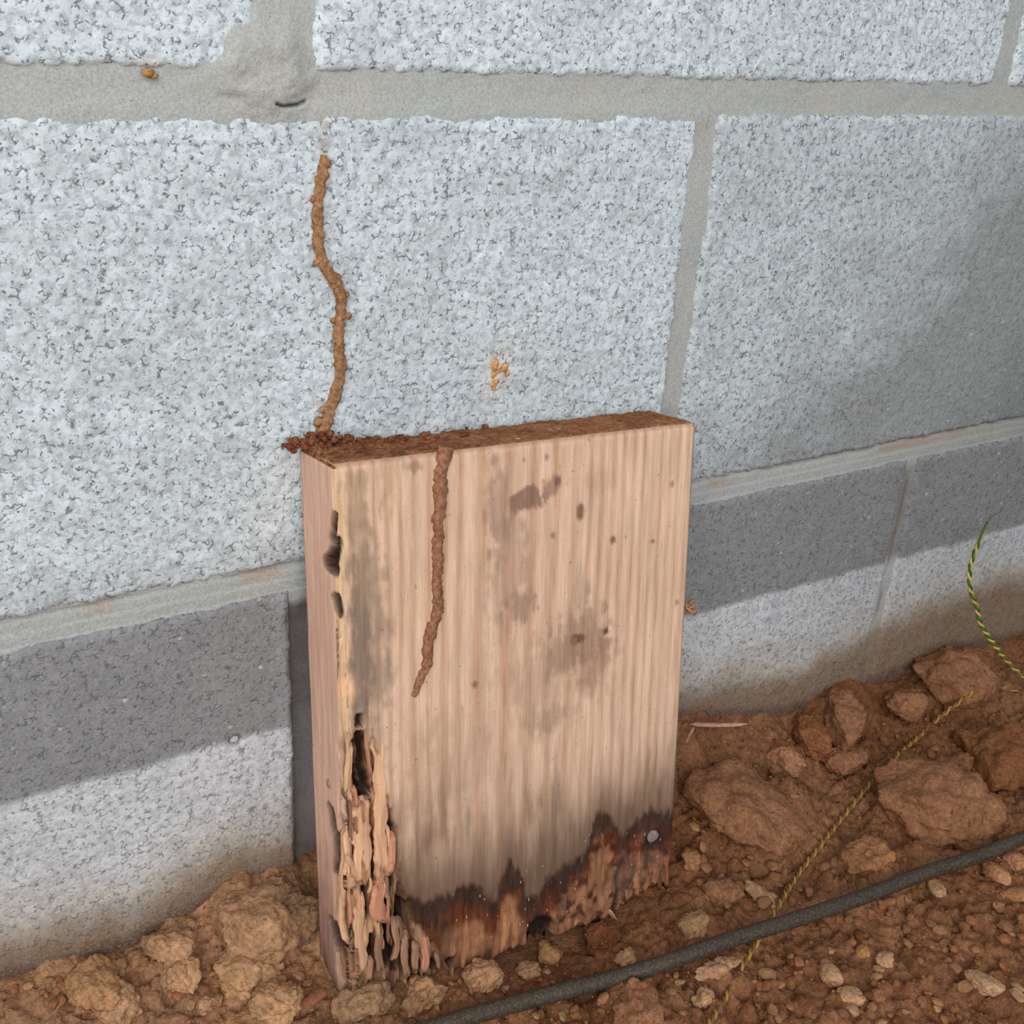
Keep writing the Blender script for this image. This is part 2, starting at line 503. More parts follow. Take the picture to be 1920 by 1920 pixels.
def on_face(s, v, lift=0.0):
    """(s, v) back to board axes, lifted off the surface"""
    if s >= 0: return np.array([s, -BT - lift, -v])
    return np.array([-lift, -BT - s, -v])

def seg_dist(S, V, pts, stretch=1.0):
    """distance from a polyline in (s, v)"""
    best = np.full(S.shape, 1e9)
    fore = lambda q: np.where(q < 0, q * 0.42, q)          # the narrow face is seen at a slant: its holes are wider than they look
    S = fore(S); pts = [np.array([fore(p[0]), p[1]]) for p in pts]
    for a, b in zip(pts[:-1], pts[1:]):
        ab = b - a; L = max(1e-6, ab @ ab)
        t = np.clip(((S - a[0]) * ab[0] + (V - a[1]) * ab[1]) / L, 0, 1)
        best = np.minimum(best, np.hypot(S - a[0] - t * ab[0], (V - a[1] - t * ab[1]) * stretch))
    return best

GALLERIES = [  # (pixels, width in pixels) of the termite galleries that gape open
    ([(627, 968), (622, 1010), (627, 1035)], 4), ([(632, 1022), (626, 1045), (615, 1058), (626, 1066)], 12), ([(630, 1125), (636, 1150)], 9),
    ([(620, 1518), (627, 1567), (632, 1610)], 8), ([(632, 1600), (630, 1640)], 7), ([(651, 1497), (646, 1544), (653, 1562)], 13), ([(655, 1581), (655, 1610)], 8),
    ([(695, 1509), (698, 1555), (702, 1600), (705, 1652)], 6), ([(730, 1543), (733, 1562)], 7), ([(733, 1626), (735, 1666), (730, 1685), (735, 1720)], 9),
    ([(690, 1672), (690, 1720)], 9), ([(756, 1703), (754, 1743)], 11), ([(730, 1743), (733, 1813)], 11), ([(623, 1731), (632, 1778)], 8),
    ([(653, 1743), (662, 1771)], 9), ([(653, 1656), (658, 1675)], 8), ([(747, 1790), (749, 1825)], 9), ([(770, 1800), (770, 1830)], 8),
    ([(674, 1348), (675, 1358)], 7), ([(665, 1400), (667, 1434)], 7), ([(679, 1383), (684, 1446), (692, 1490)], 9), ([(815, 1815), (820, 1822)], 8), ([(845, 1803), (850, 1808)], 8),
    ([(668, 1445), (676, 1480), (684, 1505)], 7), ([(636, 1690), (640, 1715)], 5), ([(700, 1765), (702, 1800)], 8), ([(668, 1800), (672, 1840)], 8)]
GAL = [(np.array([face_sv(*q) for q in p]), w / 3.7) for p, w in GALLERIES]

def vpx(y): return face_sv(900, y)[1]
RIGHT_ROT = ([vpx(y) - 8 for y in (872, 960, 1040, 1150, 1320, 1350, 1450, 1550, 1650, 1720, 1790, 1860)],
             [1.5, 2.0, 2.5, 2.0, 4, 12, 17, 23, 27, 34, 46, 52])
LEFT_ROT = ([0, 30, 60, 100, 130, 160, 175, 200, 240, 256], [1, 2.5, 4, 4, 3, 5, 12, 15, 14, 12])

def build_board():
    sl = np.linspace(-BT, 0, 44)[:-1]
    sf = np.concatenate([np.arange(0, 60, 0.8), np.arange(60, BW, 1.25), [BW]])
    sr = BW + np.linspace(0, BT, 22)[1:]
    sb = BW + BT + np.linspace(0, BW, 46)[1:-1]
    s = np.concatenate([sl, sf, sr, sb]); ns = len(s)
    nv = 262
    tt = np.linspace(0, 1, nv)
    # jagged lower end
    sx = np.where(s < 0, 0, np.where(s <= BW, s, np.where(s <= BW + BT, BW, 2 * BW + BT - s)))
    vb = 254 + 3.0 * fbm(s / 9, s * 0, seed=51) + 3.5 * fbm(s / 2.4, s * 0, seed=52)
    vb += 1.5 * sstep(30, 60, s) * sstep(150, 120, s)
    vb -= 6.0 * sstep(152, 164, s) * (s <= BW)
    vb = vb - np.where(s < 0, 5 * sstep(-10, -36, s) ** 1.5, 0)
    S = np.repeat(s[None, :], nv, 0); V = tt[:, None] * vb[None, :]
    # base positions and normals
    x = np.where(S < 0, 0, np.where(S <= BW, S, np.where(S <= BW + BT, BW, 2 * BW + BT - S)))
    y = np.where(S < 0, -BT - S, np.where(S <= BW, -BT, np.where(S <= BW + BT, -BT + (S - BW), 0)))
    k = sstep(-5, 5, S)
    nx_ = np.where(S < 30, -(1 - k), np.where((S > BW + 0.1) & (S < BW + BT), 1, 0))
    ny_ = np.where(S < 30, -k, np.where((S > BW + 0.1) & (S < BW + BT), 0, np.where(S >= BW + BT, 1, -1)))
    # rotten strip along the left arris
    n1 = fbm(S / 3.0, V / 26, seed=61); n2 = fbm(S / 1.2, V / 14, octv=3, seed=62); n3 = fbm(S / 9, V / 9, seed=63)
    wr = np.interp(V, *RIGHT_ROT) + 3.5 * n1 + 2.5 * n3
    wl = np.interp(V, *LEFT_ROT) + 2.0 * n1 + 1.5 * n3
    rot = np.where(S >= 0, sstep(1.6, -1.6, S - wr), sstep(1.6, -1.6, -S - wl))
    deep = np.interp(V, [0, 40, 110, 122, 150, 200, 256], [0.6, 1.0, 1.2, 3.2, 4.6, 5.2, 6.5])
    carve = rot * deep * (0.75 + 0.75 * n1 + 0.35 * n2)
    carve = np.maximum(carve, 0)
    gal = np.zeros(S.shape); galc = np.zeros(S.shape)
    for pts, w in GAL:
        d = seg_dist(S + 0.8 * n2, V, pts, 0.75)
        gal = np.maximum(gal, sstep(w * 0.6 + 0.8, w * 0.6 - 0.5, d)); galc = np.maximum(galc, sstep(w * 0.6 + 1.3, w * 0.6 + 0.1, d))
    carve = np.maximum(carve, gal * np.where(V < 115, 5.0, 9.0) + carve * 0.5)
    # fibrous broken lower end
    low = sstep(14, 0, vb[None, :] - V) * (S < BW)
    carve += low * (0.6 + 2.2 * np.clip(fbm(S / 1.6, V / 20, seed=64), 0, 1)) * (S >= -2)
    # pocket rot low on the right and dark hole at the foot
    hp = [(face_sv(1015, 1748), 7.5, 8.0, 5.0), (face_sv(1165, 1650), 3.0, 9.0, 2.5), (face_sv(1222, 1600), 4.0, 9, 2.2), (face_sv(1138, 1668), 2.0, 6, 2.0)]
    for c0, rx, rz, dp in hp:
        carve += dp * sstep(1.3, 0.5, np.hypot((S - c0[0]) / rx, (V - c0[1]) / rz) + 0.25 * n3) * (S < BW)
    tpx = np.array([face_sv(*q) for q in [(745, 1700), (942, 1640), (1062, 1640), (1128, 1540), (1253, 1545)]])
    rz = sstep(0, 12, V - np.interp(S, tpx[:, 0], tpx[:, 1])) * (S > 24) * (S < BW - 1)
    carve += rz * (0.5 + 1.5 * np.clip(fbm(S / 1.8, V / 14, seed=67) + 0.5 * fbm(S / 6, V / 8, seed=68), -0.3, 1))
    # wood grain relief, softened arrises
    carve += 0.22 * fbm(S / 2.2, V / 60, seed=65) + 0.25 * fbm(S / 14, V / 30, seed=66)
    for e in (0, BW, BW + BT):
        carve += 1.1 * sstep(2.6, 0, np.abs(S - e))
    carve += 0.9 * sstep(2.5, 0, V)
    X = x - nx_ * carve; Y = y - ny_ * carve
    # the right arris is planed slightly out of true
    v = np.stack([X, Y, -V], -1)
    verts = v.reshape(-1, 3)
    faces = []
    i = np.arange(ns); j = (i + 1) % ns
    for r in range(nv - 1):
        faces.append(np.stack([r * ns + i, (r + 1) * ns + i, (r + 1) * ns + j, r * ns + j], -1))
    faces = np.concatenate(faces).tolist()
    faces.append(list(range(ns)))
    faces.append([(nv - 1) * ns + q for q in range(ns - 1, -1, -1)])
    me = bpy.data.meshes.new('wooden_board')
    me.from_pydata((verts * 0.001).tolist(), [], faces); me.update()
    me.polygons.foreach_set('use_smooth', np.ones(len(me.polygons), bool))
    me.materials.append(M_WOOD)
    o = bpy.data.objects.new('wooden_board', me); COL.objects.link(o)
    mw = Matrix.Identity(4)
    for a in range(3):
        for b in range(3): mw[a][b] = BR[a][b]
        mw[a][3] = W(BO)[a]
    o.matrix_world = mw
    # ---- colour of the wood
    warp = 2.5 * fbm(S / 60, V / 120, seed=71)
    ph = np.interp(S + warp, [-40, 0, 30, 60, 90, 120, 150, 183, 220, 500], [-5, 0, 5.5, 9.5, 11.8, 14.5, 19.5, 26, 34, 80])
    ring = 0.5 + 0.5 * np.cos(2 * np.pi * ph + 0.5 * fbm(S / 10, V / 50, seed=72))
    ring = ring ** 2.2
    nb = fbm(S / 22, V / 40, seed=73); nf = fbm(S / 4, V / 34, seed=74); nq = fbm(S / 2.2, V / 6, octv=3, seed=76)
    light = lin(228, 192, 164); amber = lin(192, 147, 115)
    k = np.clip(0.04 + 0.74 * ring * (0.85 + 0.4 * nf) + 0.12 * nb + 0.14 * nf, 0, 1)[..., None]
    c = light * (1 - k) + amber * k
    def lay(mask, col, amt):
        nonlocal c
        q = np.clip(mask * amt, 0, 1)[..., None]
        c = c * (1 - q) + lin(*col) * q
    def spot(px, py, rx, ry, col, amt, soft=0.45, rough=0.85):
        c0 = face_sv(px, py)
        r = np.hypot((S - c0[0]) / (rx / 3.75), (V - c0[1]) / (ry / 3.75)) + rough * (0.8 * n3 + 0.5 * nf + 0.8 * nq)
        lay(sstep(1 + soft, 1 - soft, r) * (S < BW), col, amt)
    # left narrow face: pinker sapwood, greying downwards
    lf = sstep(1.5, -1.5, S) * 1.0
    lay(lf, (232, 186, 162), 0.8)
    lay(lf * sstep(170, 230, V + 12 * n3) * sstep(-8, -22, S), (142, 104, 94), 0.75)
    # weathered grey streaks and blotches on the wide face
    spot(690, 1190, 30, 190, (140, 118, 100), 0.6, 0.6, 0.9); spot(676, 1230, 15, 140, (104, 90, 82), 0.55, 0.6, 0.9); spot(668, 980, 22, 90, (168, 140, 110), 0.6)
    spot(935, 940, 22, 75, (152, 118, 98), 0.6); spot(985, 938, 26, 17, (134, 100, 86), 0.85, 0.2); spot(1036, 906, 20, 15, (150, 112, 98), 0.75, 0.3); spot(1044, 903, 6, 6, (110, 84, 74), .7)
    spot(955, 1080, 34, 90, (166, 134, 112), 0.55); spot(975, 1135, 30, 26, (148, 116, 98), 0.55); spot(1088, 960, 8, 17, (128, 94, 72), 0.9, 0.2, 0.2); spot(1090, 1100, 14, 50, (168, 146, 124), 0.45)
    spot(1085, 1205, 60, 55, (150, 116, 96), 0.65); spot(1084, 1198, 12, 9, (96, 70, 60), 0.85, 0.3); spot(1110, 1250, 40, 50, (158, 120, 98), 0.5); spot(1136, 1183, 8, 7, (84, 56, 42), 0.9, 0.3)
    spot(1010, 1290, 60, 100, (166, 136, 112), 0.4); spot(775, 875, 18, 13, (150, 116, 92), 0.7); spot(1130, 900, 30, 20, (190, 152, 122), 0.4)
    spot(1035, 1345, 50, 30, (160, 130, 110), 0.4); spot(726, 880, 14, 60, (190, 150, 112), 0.5); spot(850, 1440, 70, 90, (176, 144, 118), 0.35)
    for q in ((1260, 907), (1037, 1004), (1149, 1012), (1172, 1007), (1224, 1015), (983, 862), (1025, 857), (1105, 825), (1270, 1129), (1010, 1140), (890, 1283), (780, 1100)):
        hs = (q[0] * 7 + q[1] * 3) % 5; spot(q[0], q[1], 2.6 + 0.6 * hs, 3.5 + 0.8 * ((hs * 2) % 5), (104, 76, 60), 0.55 + 0.07 * hs, 0.5, 0.5)
    # damp grey-brown lower third
    lay(sstep(140, 228, V + 12 * nb + 8 * nf) * (S > 8) * (S < BW), (118, 94, 75), 0.9)
    lay(sstep(0.0, 0.6, nf + nb) * sstep(120, 190, V) * (S > 10) * (S < BW), (120, 94, 74), 0.45)
    # brown rot climbing from the foot in tongues
    tp = np.array([face_sv(*q) for q in [(700, 1760), (745, 1700), (770, 1680), (800, 1692), (850, 1672), (905, 1664), (930, 1690), (942, 1640), (957, 1612), (975, 1638), (992, 1690), (1030, 1650), (1062, 1625), (1100, 1600), (1112, 1550), (1128, 1512), (1145, 1535), (1170, 1560), (1200, 1530), (1228, 1520), (1253, 1530)]])
    bound = np.interp(S, tp[:, 0], tp[:, 1]) + 5.0 * nf + 2.5 * n3 + 2.5 * nq + 1.6 * vnoise(S / 1.7, V / 40, seed=78)
    ins = (V - bound)
    on = (S > 22) * (S < BW + 3)
    lay(sstep(-38, 2, ins + 7 * nf) * on, (104, 78, 62), 0.7)
    lay(sstep(-3.0, 2.0, ins) * on, (60, 37, 29), 0.92)
    redm = sstep(5, 13, ins + 5 * n3) * sstep(-0.25, 0.25, fbm(S / 7, V / 18, seed=75) + 0.15 + 0.3 * sstep(120, 140, S)) * on
    lay(redm, (112, 54, 26), 0.8)
    tanm = sstep(15, 25, ins + 7 * n3 - 3 * sstep(120, 150, S)) * on
    lay(tanm * sstep(44, 54, S), (176, 122, 86), 0.9)
    lay(tanm * sstep(-0.1, 0.4, nf) * on, (96, 60, 42), 0.6)
    mott = np.where((ins > 0) & on, 1 + 0.45 * nq + 0.35 * fbm(S / 1.3, V / 9, octv=3, seed=79), 1.0)[..., None]
    c = c * np.clip(mott, 0.45, 1.6)
    mo = fbm(S / 3.2, V / 4.5, octv=4, seed=80); rs = sstep(105, 118, S) * on * sstep(6, 16, ins)
    lay(rs * sstep(0.05, 0.30, mo), (154, 106, 78), 0.7); lay(rs * sstep(-0.10, -0.35, mo), (54, 30, 22), 0.85)
    spot(1170, 1640, 30, 40, (88, 66, 54), 0.7); spot(1225, 1590, 22, 50, (58, 40, 36), 0.8); spot(1130, 1640, 24, 40, (138, 92, 58), 0.5)
    spot(1015, 1745, 30, 34, (26, 16, 14), 0.97, 0.2, 0.3)
    # rotten strip: bright fresh fibres on the ridges, dark frass and painted shade in the galleries
    lay(rot * sstep(110, 125, V), (92, 60, 44), 0.85)
    lay(rot * sstep(0.5, -0.6, n1 * 1.4 + n2) * sstep(110, 125, V), (222, 172, 128), 0.8)
    lay(rot * sstep(125, 105, V), (222, 184, 134), 0.7)
    lay(rot * sstep(0.1, 0.5, n1) * sstep(60, 110, V), (92, 66, 44), 0.7)
    lay(rot * sstep(215, 245, V) * (S > -12), (110, 78, 62), 0.55)
    lay(sstep(10, 0, np.abs(V - 96)) * sstep(7, 2, np.abs(S - 2)), (246, 196, 150), 0.8)
    lay(galc, (40, 22, 15), 0.97)  # frass brown plus the holes' darkness, painted out past the carved rims
    lay(low * sstep(-0.2, 0.3, fbm(S / 1.6, V / 20, seed=64)), (58, 38, 28), 0.5)
    # resin and planer marks
    lay(sstep(2.2, 0, V) * (S < BW), (150, 104, 74), 0.5)
    lay((S > BW + 1) * 1.0, (206, 160, 116), 0.5)
    set_color(o, 'tone', c.reshape(-1, 3))
    tag(o, 'short weathered pine board with termite-eaten edge, leaning on the block wall', 'board')
    return o

board = build_board()

def sweep(pts, radii, n=12, flat=1.0, up=None, seed=0, rough=0.0, rscale=3.0, cap=True):
    """tube mesh along pts (mm); flat squashes it along up; rough roughens it with noise"""
    pts = np.asarray(pts, float); m_ = len(pts)
    radii = np.broadcast_to(np.asarray(radii, float), (m_,))
    tan = np.gradient(pts, axis=0); tan /= np.linalg.norm(tan, axis=1)[:, None]
    ref = np.array(up if up is not None else [0, 0, 1.0], float)
    v = []
    for i in range(m_):
        a = np.cross(tan[i], ref); a /= max(1e-6, np.linalg.norm(a)); b = np.cross(a, tan[i])
        ang = np.linspace(0, 2 * np.pi, n, endpoint=False)
        v.append(pts[i] + radii[i] * (np.cos(ang)[:, None] * a + flat * np.sin(ang)[:, None] * b))
    v = np.array(v)
    if rough:
        q = v.reshape(-1, 3)
        nn = fbm(q[:, 0] / rscale, q[:, 1] / rscale, q[:, 2] / rscale, octv=4, seed=seed)
        ctr = np.repeat(pts, n, 0)
        q = ctr + (q - ctr) * (1 + rough * nn)[:, None]
        v = q.reshape(m_, n, 3)
    f = []
    for i in range(m_ - 1):
        for k in range(n):
            f.append([i * n + k, i * n + (k + 1) % n, (i + 1) * n + (k + 1) % n, (i + 1) * n + k])
    if cap:
        f.append(list(range(n))[::-1]); f.append([(m_ - 1) * n + k for k in range(n)])
    return v.reshape(-1, 3), f

def resample(pts, step, smooth=True):
    """Catmull-Rom through pts, roughly evenly spaced"""
    pts = np.asarray(pts, float); out = []
    P = np.concatenate([[2 * pts[0] - pts[1]], pts, [2 * pts[-1] - pts[-2]]])
    for i in range(1, len(P) - 2):
        L = np.linalg.norm(P[i + 1] - P[i]); n = max(2, int(L / step))
        for t in np.linspace(0, 1, n, endpoint=False):
            a, b, c, d = P[i - 1:i + 3]
            out.append(0.5 * ((2 * b) + (-a + c) * t + (2 * a - 5 * b + 4 * c - d) * t ** 2 + (-a + 3 * b - 3 * c + d) * t ** 3))
    out.append(pts[-1])
    return np.array(out)

def sliver(px, wpx, lift, thick, tone, seed, name='wood_sliver'):
    """one ragged splinter of wood standing in the rotten strip; built in board axes"""
    c = np.array([face_sv(*q) for q in px])
    c = resample(np.column_stack([c, np.zeros(len(c))]), 1.0)[:, :2]
    n = len(c); t = np.linspace(0, 1, n); w = wpx / 3.7; idx = np.arange(n)
    K = 10; a_ = np.linspace(-1, 1, K)
    el = 0.06 + 0.10 * _hash(np.array([seed]), np.array([1]), np.array([0]), 3)[0]
    # every fibre of the splinter ends at its own height, so that the tips are torn, not rounded
    up_end = 0.10 * np.abs(vnoise(a_ * 2.7, 0, seed=seed)) + 0.03; dn_end = 0.14 * np.abs(vnoise(a_ * 2.7 + 9, 0, seed=seed + 1)) + 0.02
    env = np.minimum(1, np.minimum(t / el, (1 - t) / el)) ** 0.6 * 0.7 + 0.3
    hl = 0.5 * w * env * (1 + 0.45 * fbm(idx / 6.0, 0 * t, seed=seed + 2, octv=3))
    hr = 0.5 * w * env * (1 + 0.45 * fbm(idx / 6.0, 0 * t + 5, seed=seed + 4, octv=3))
    dx = 0.5 * fbm(idx / 9.0, 0 * t + 3, seed=seed + 3)
    tilt = 1.3 * vnoise(np.array([seed * 1.37]), 0.5)[0]
    v = []; cols = []
    for i in range(n):
        row = []; rc = []
        for k in range(K):
            a = a_[k]
            sct = c[i, 0] + dx[i] + (a * hl[i] if a < 0 else a * hr[i])
            lo_cut = sstep(0, 0.05, t[i] - up_end[k]) * sstep(0, 0.06, 1 - t[i] - dn_end[k])
            ridge = 0.55 * vnoise(a * 2.6 + seed, idx[i] / 16.0, seed=seed) + 0.35 * vnoise(a * 6 + seed, idx[i] / 9.0, seed=seed + 7)
            h = lift + tilt * a * 0.6 + ridge + 0.9 * (1 - abs(a) ** 4) - 0.9 - thick * 0.9 * (1 - lo_cut)
            if abs(sct) > 1.5: q = on_face(sct, c[i, 1], h)
            else:
                m_ = 0.5 * (1 + sct / 1.5); q = on_face(max(sct, 0), c[i, 1], h) * m_ + on_face(min(sct, -1e-3), c[i, 1], h) * (1 - m_)
            row.append(q)
            k2 = 1 + 0.20 * vnoise(a * 4 + seed, idx[i] / 22.0, seed=seed + 1) - 0.25 * (1 - lo_cut) + 0.12 * ridge
            rc.append(tone * k2)
        for k in range(K - 1, -1, -1):
            sct = c[i, 0] + dx[i] + (a_[k] * hl[i] if a_[k] < 0 else a_[k] * hr[i]) * 0.85
            row.append(on_face(sct, c[i, 1], lift - 1.0 - thick)); rc.append(tone * 0.75)
        v += row; cols += rc
    R = 2 * K; f = []
    for i in range(n - 1):
        for k in range(R):
            f.append([i * R + k, i * R + (k + 1) % R, (i + 1) * R + (k + 1) % R, (i + 1) * R + k])
    f.append(list(range(R))[::-1]); f.append([(n - 1) * R + k for k in range(R)])
    o = mesh_obj(name, np.array(v), f, M_WOOD, board)
    set_color(o, 'tone', np.array(cols))
    return o

PEACH = lin(222, 174, 136); ROSE = lin(196, 138, 108); DUST = lin(168, 126, 98); RED = lin(200, 140, 110)
SLIVERS = [([(707, 1372), (713, 1430), (715, 1500), (715, 1580), (724, 1665)], 25, 0.3, 2.6, PEACH), ([(681, 1500), (680, 1570), (686, 1665)], 34, -1.2, 2.4, PEACH),
           ([(637, 1540), (643, 1600), (637, 1660), (634, 1720), (645, 1780)], 20, 0.0, 2.4, PEACH), ([(735, 1562), (737, 1602), (732, 1645)], 15, 0.2, 2.0, ROSE),
           ([(712, 1660), (709, 1708), (726, 1735)], 26, 0.6, 2.6, RED), ([(676, 1690), (676, 1743), (681, 1800), (679, 1835)], 20, -0.4, 2.4, PEACH * .9),
           ([(661, 1680), (662, 1743)], 11, -1.6, 2.0, ROSE), ([(624, 1770), (640, 1815), (652, 1850)], 24, -1.2, 2.2, DUST),
           ([(742, 1725), (747, 1778), (740, 1808)], 13, -0.8, 2.2, DUST), ([(763, 1750), (761, 1800), (768, 1842)], 13, -0.6, 2.2, DUST),
           ([(781, 1770), (783, 1828)], 14, -0.8, 2.0, DUST), ([(798, 1750), (803, 1800), (798, 1832)], 17, -0.8, 2.2, ROSE * .9), ([(689, 1345), (691, 1410), (700, 1470)], 9, -0.6, 1.8, ROSE),
           ([(660, 1395), (656, 1450), (651, 1500)], 13, -0.3, 2.0, PEACH * .95), ([(668, 1478), (676, 1520)], 9, -1.6, 1.6, ROSE), ([(717, 1740), (715, 1800), (722, 1835)], 15, -2.2, 2.0, DUST * .8),
           ([(650, 1600), (662, 1628), (668, 1650)], 8, 0.5, 1.2, PEACH), ([(636, 1440), (634, 1510), (638, 1540)], 18, -0.4, 2.0, lin(206, 172, 150)),
           ([(700, 1800), (694, 1845)], 10, -1.4, 1.8, DUST), ([(655, 1785), (658, 1845)], 11, -1.6, 2.0, ROSE * .85), ([(726, 1655), (728, 1690)], 8, -0.4, 1.6, PEACH),
           ([(640, 1180), (636, 1250), (640, 1330)], 15, -0.6, 1.6, lin(240, 194, 152)), ([(648, 1300), (655, 1345), (660, 1385)], 14, -0.9, 1.6, lin(210, 176, 146)),
           ([(822, 1790), (826, 1822)], 9, -0.8, 1.6, DUST * .9), ([(1142, 1705), (1158, 1728)], 9, -0.2, 1.5, lin(190, 150, 120)), ([(1176, 1668), (1179, 1690)], 6, -0.3, 1.4, ROSE * .7),
           ([(1250, 1610), (1252, 1665)], 7, 0.2, 1.5, lin(150, 92, 62)), ([(1238, 1630), (1239, 1672)], 5, 0.2, 1.4, lin(110, 70, 50))]
_r = random.Random(5)
for k in range(30):
    y0 = _r.uniform(1400, 1790); L_ = _r.uniform(30, 80)
    x0 = 640 + (y0 - 1400) * 0.03 + _r.random() * np.interp(y0, [1400, 1550, 1700, 1800], [60, 85, 110, 150])
    y1 = min(y0 + L_, 1845); x1 = x0 + _r.uniform(-6, 8)
    tn = [PEACH, PEACH * .85, ROSE, DUST, DUST * .75][_r.randrange(5)] if y0 < 1690 else [ROSE, DUST, DUST * .8, DUST * .65][_r.randrange(4)]
    SLIVERS.append(([(x0, y0), ((x0 + x1) / 2 + _r.uniform(-3, 3), (y0 + y1) / 2), (x1, y1)], _r.uniform(4, 8), _r.uniform(-2.6, 0.2), 1.4, tn))
for i, (p, w, l, t_, c_) in enumerate(SLIVERS):
    sliver(p, w, l, t_, c_, 300 + 7 * i)

def lump(center, r, squash=(1, 1, 1), sub=2, seed=0, rough=0.35, freq=1.2):
    """irregular lump (mm) from an icosphere; returns verts, faces"""
    bm = bmesh.new(); bmesh.ops.create_icosphere(bm, subdivisions=sub, radius=1.0)
    v = np.array([q.co[:] for q in bm.verts]); f = [[q.index for q in p.verts] for p in bm.faces]; bm.free()
    n = fbm(v[:, 0] * freq + seed * 3.7, v[:, 1] * freq, v[:, 2] * freq, octv=4, seed=seed)
    n2 = np.abs(vnoise(v[:, 0] * freq * 2.3, v[:, 1] * freq * 2.3 + seed, v[:, 2] * freq * 2.3, seed=seed + 50))
    v = v * (1 + rough * n + 0.35 * rough * (n2 - 0.4))[:, None]
    return v * r * np.asarray(squash) + np.asarray(center), f

def worley3(p, seed):
    ip = np.floor(p); best = np.full(len(p), 9.0)
    for a in (-1, 0, 1):
        for b in (-1, 0, 1):
            for c in (-1, 0, 1):
                x, y, z = ip[:, 0] + a, ip[:, 1] + b, ip[:, 2] + c
                d = (x + _hash(x, y, z, seed) - p[:, 0]) ** 2 + (y + _hash(x, y, z, seed + 1) - p[:, 1]) ** 2 + (z + _hash(x, y, z, seed + 2) - p[:, 2]) ** 2
                best = np.minimum(best, d)
    return np.sqrt(best)

def craggy(r, squash, sub, seed, rough=0.3, planes=9, knob=0.16, grain=2.0):
    """broken clod of clay: faceted by cleavage planes, knobbly with grains about `grain` mm across"""
    bm = bmesh.new(); bmesh.ops.create_icosphere(bm, subdivisions=sub, radius=1.0)
    v = np.array([q.co[:] for q in bm.verts]); f = [[q.index for q in p.verts] for p in bm.faces]; bm.free()
    nrm = v.copy(); rg = np.random.default_rng(seed)
    v = v * (1 + rough * fbm(v[:, 0] * 1.3 + seed, v[:, 1] * 1.3, v[:, 2] * 1.3, octv=3, seed=seed))[:, None]
    for _ in range(planes):
        n = rg.normal(size=3); n /= np.linalg.norm(n); d = rg.uniform(0.58, 0.95)
        v = v - np.maximum(0, v @ n - d)[:, None] * 0.85 * n
    v = v * r * np.asarray(squash, float)
    k1 = max(grain * 2.6, 0.34 * r)
    w1 = worley3(v / k1 + 5 * seed, seed); v = v + nrm * (knob * k1 * 1.2 * (0.62 - w1))[:, None]
    if sub >= 4:
        w2 = worley3(v / grain + 3.3, seed + 9); v = v + nrm * (grain * 0.8 * (0.6 - w2))[:, None]
        v = v + nrm * (0.05 * r * fbm(v[:, 0] / (0.22 * r), v[:, 1] / (0.22 * r), v[:, 2] / (0.22 * r), octv=4, seed=seed + 5))[:, None]
    return v, f

def merged(items):
    V, F, k = [], [], 0
    for v, f in items:
        V.append(v); F += [[a + k for a in q] for q in f]; k += len(v)
    return np.concatenate(V), F

# mud-caked upper end of the board
def mud_crust():
    us = np.linspace(0.2, BW - 0.6, 150); ds = np.linspace(0.3, BT - 0.9, 34)
    U, D = np.meshgrid(us, ds)
    n1 = fbm(U / 9, D / 9, seed=81); n2 = fbm(U / 2.5, D / 2.5, seed=82)
    h = 0.6 + 0.7 * n1 + 0.6 * n2 + 2.2 * np.exp(-((U + 0) / 22) ** 2) * (0.8 + n1) * sstep(26, 12, D)
    e = np.minimum(np.minimum(U - 0.2, BW - 0.6 - U), np.minimum(D - 0.3, BT - 0.9 - D))
    h = h * sstep(-0.2, 2.5, e) - 0.8 * sstep(1.5, 0, e) - 0.7 * sstep(3.5, 0, BT - 0.9 - D) * (0.6 + 1.5 * n2)
    top = np.stack([U, -D, h], -1).reshape(-1, 3)
    n = len(us); m_ = len(ds)
    f = (grid_faces(n, m_)[:, ::-1]).tolist()
    border = list(range(n)) + [j * n + n - 1 for j in range(1, m_)] + [(m_ - 1) * n + i for i in range(n - 2, -1, -1)] + [j * n for j in range(m_ - 2, 0, -1)]
    low = top[border].copy(); low[:, 2] = -1.6; b0 = len(top); nb = len(border)
    for i in range(nb):
        j = (i + 1) % nb; f.append([border[i], border[j], b0 + j, b0 + i])
    f.append([b0 + i for i in range(nb)][::-1])
    v = np.concatenate([top, low])
    o = mesh_obj('mud_crust', v, f, M_MUD, board)
    k = np.clip(0.35 + 0.6 * n1 + 0.5 * n2, 0, 1)[..., None]
    c = lin(166, 112, 78) * (1 - k) + lin(116, 74, 50) * k
    dk = (sstep(0.1, 0.5, fbm(U / 6, D / 3, seed=83)) * sstep(110, 30, U))[..., None] * .6
    c = c * (1 - dk) + lin(62, 36, 24) * dk
    c = c.reshape(-1, 3)
    set_color(o, 'tone', np.concatenate([c, c[border]]))
    o['label'] = 'brown mud coating the upper end of the board'
mud_crust()
# pale fleck low on the right, old nail dimple on the narrow face
q = face_sv(1222, 1565)
v, f = lump(on_face(q[0], q[1], 1.0), 3.5, (1, 0.45, 1), 3, 5, 0.3)
o = mesh_obj('pale_fleck', v, f, M_CHIP, board); set_color(o, 'tone', lin(138, 122, 118)); o['label'] = 'whitish fleck low on the right'
q = face_sv(617, 1470)
v, f = lump(on_face(q[0], q[1], -0.1), 2.2, (0.4, 1, 1.2), 2, 6, 0.2)
o = mesh_obj('nail_head', v, f, M_CHIP, board); set_color(o, 'tone', lin(150, 134, 126))

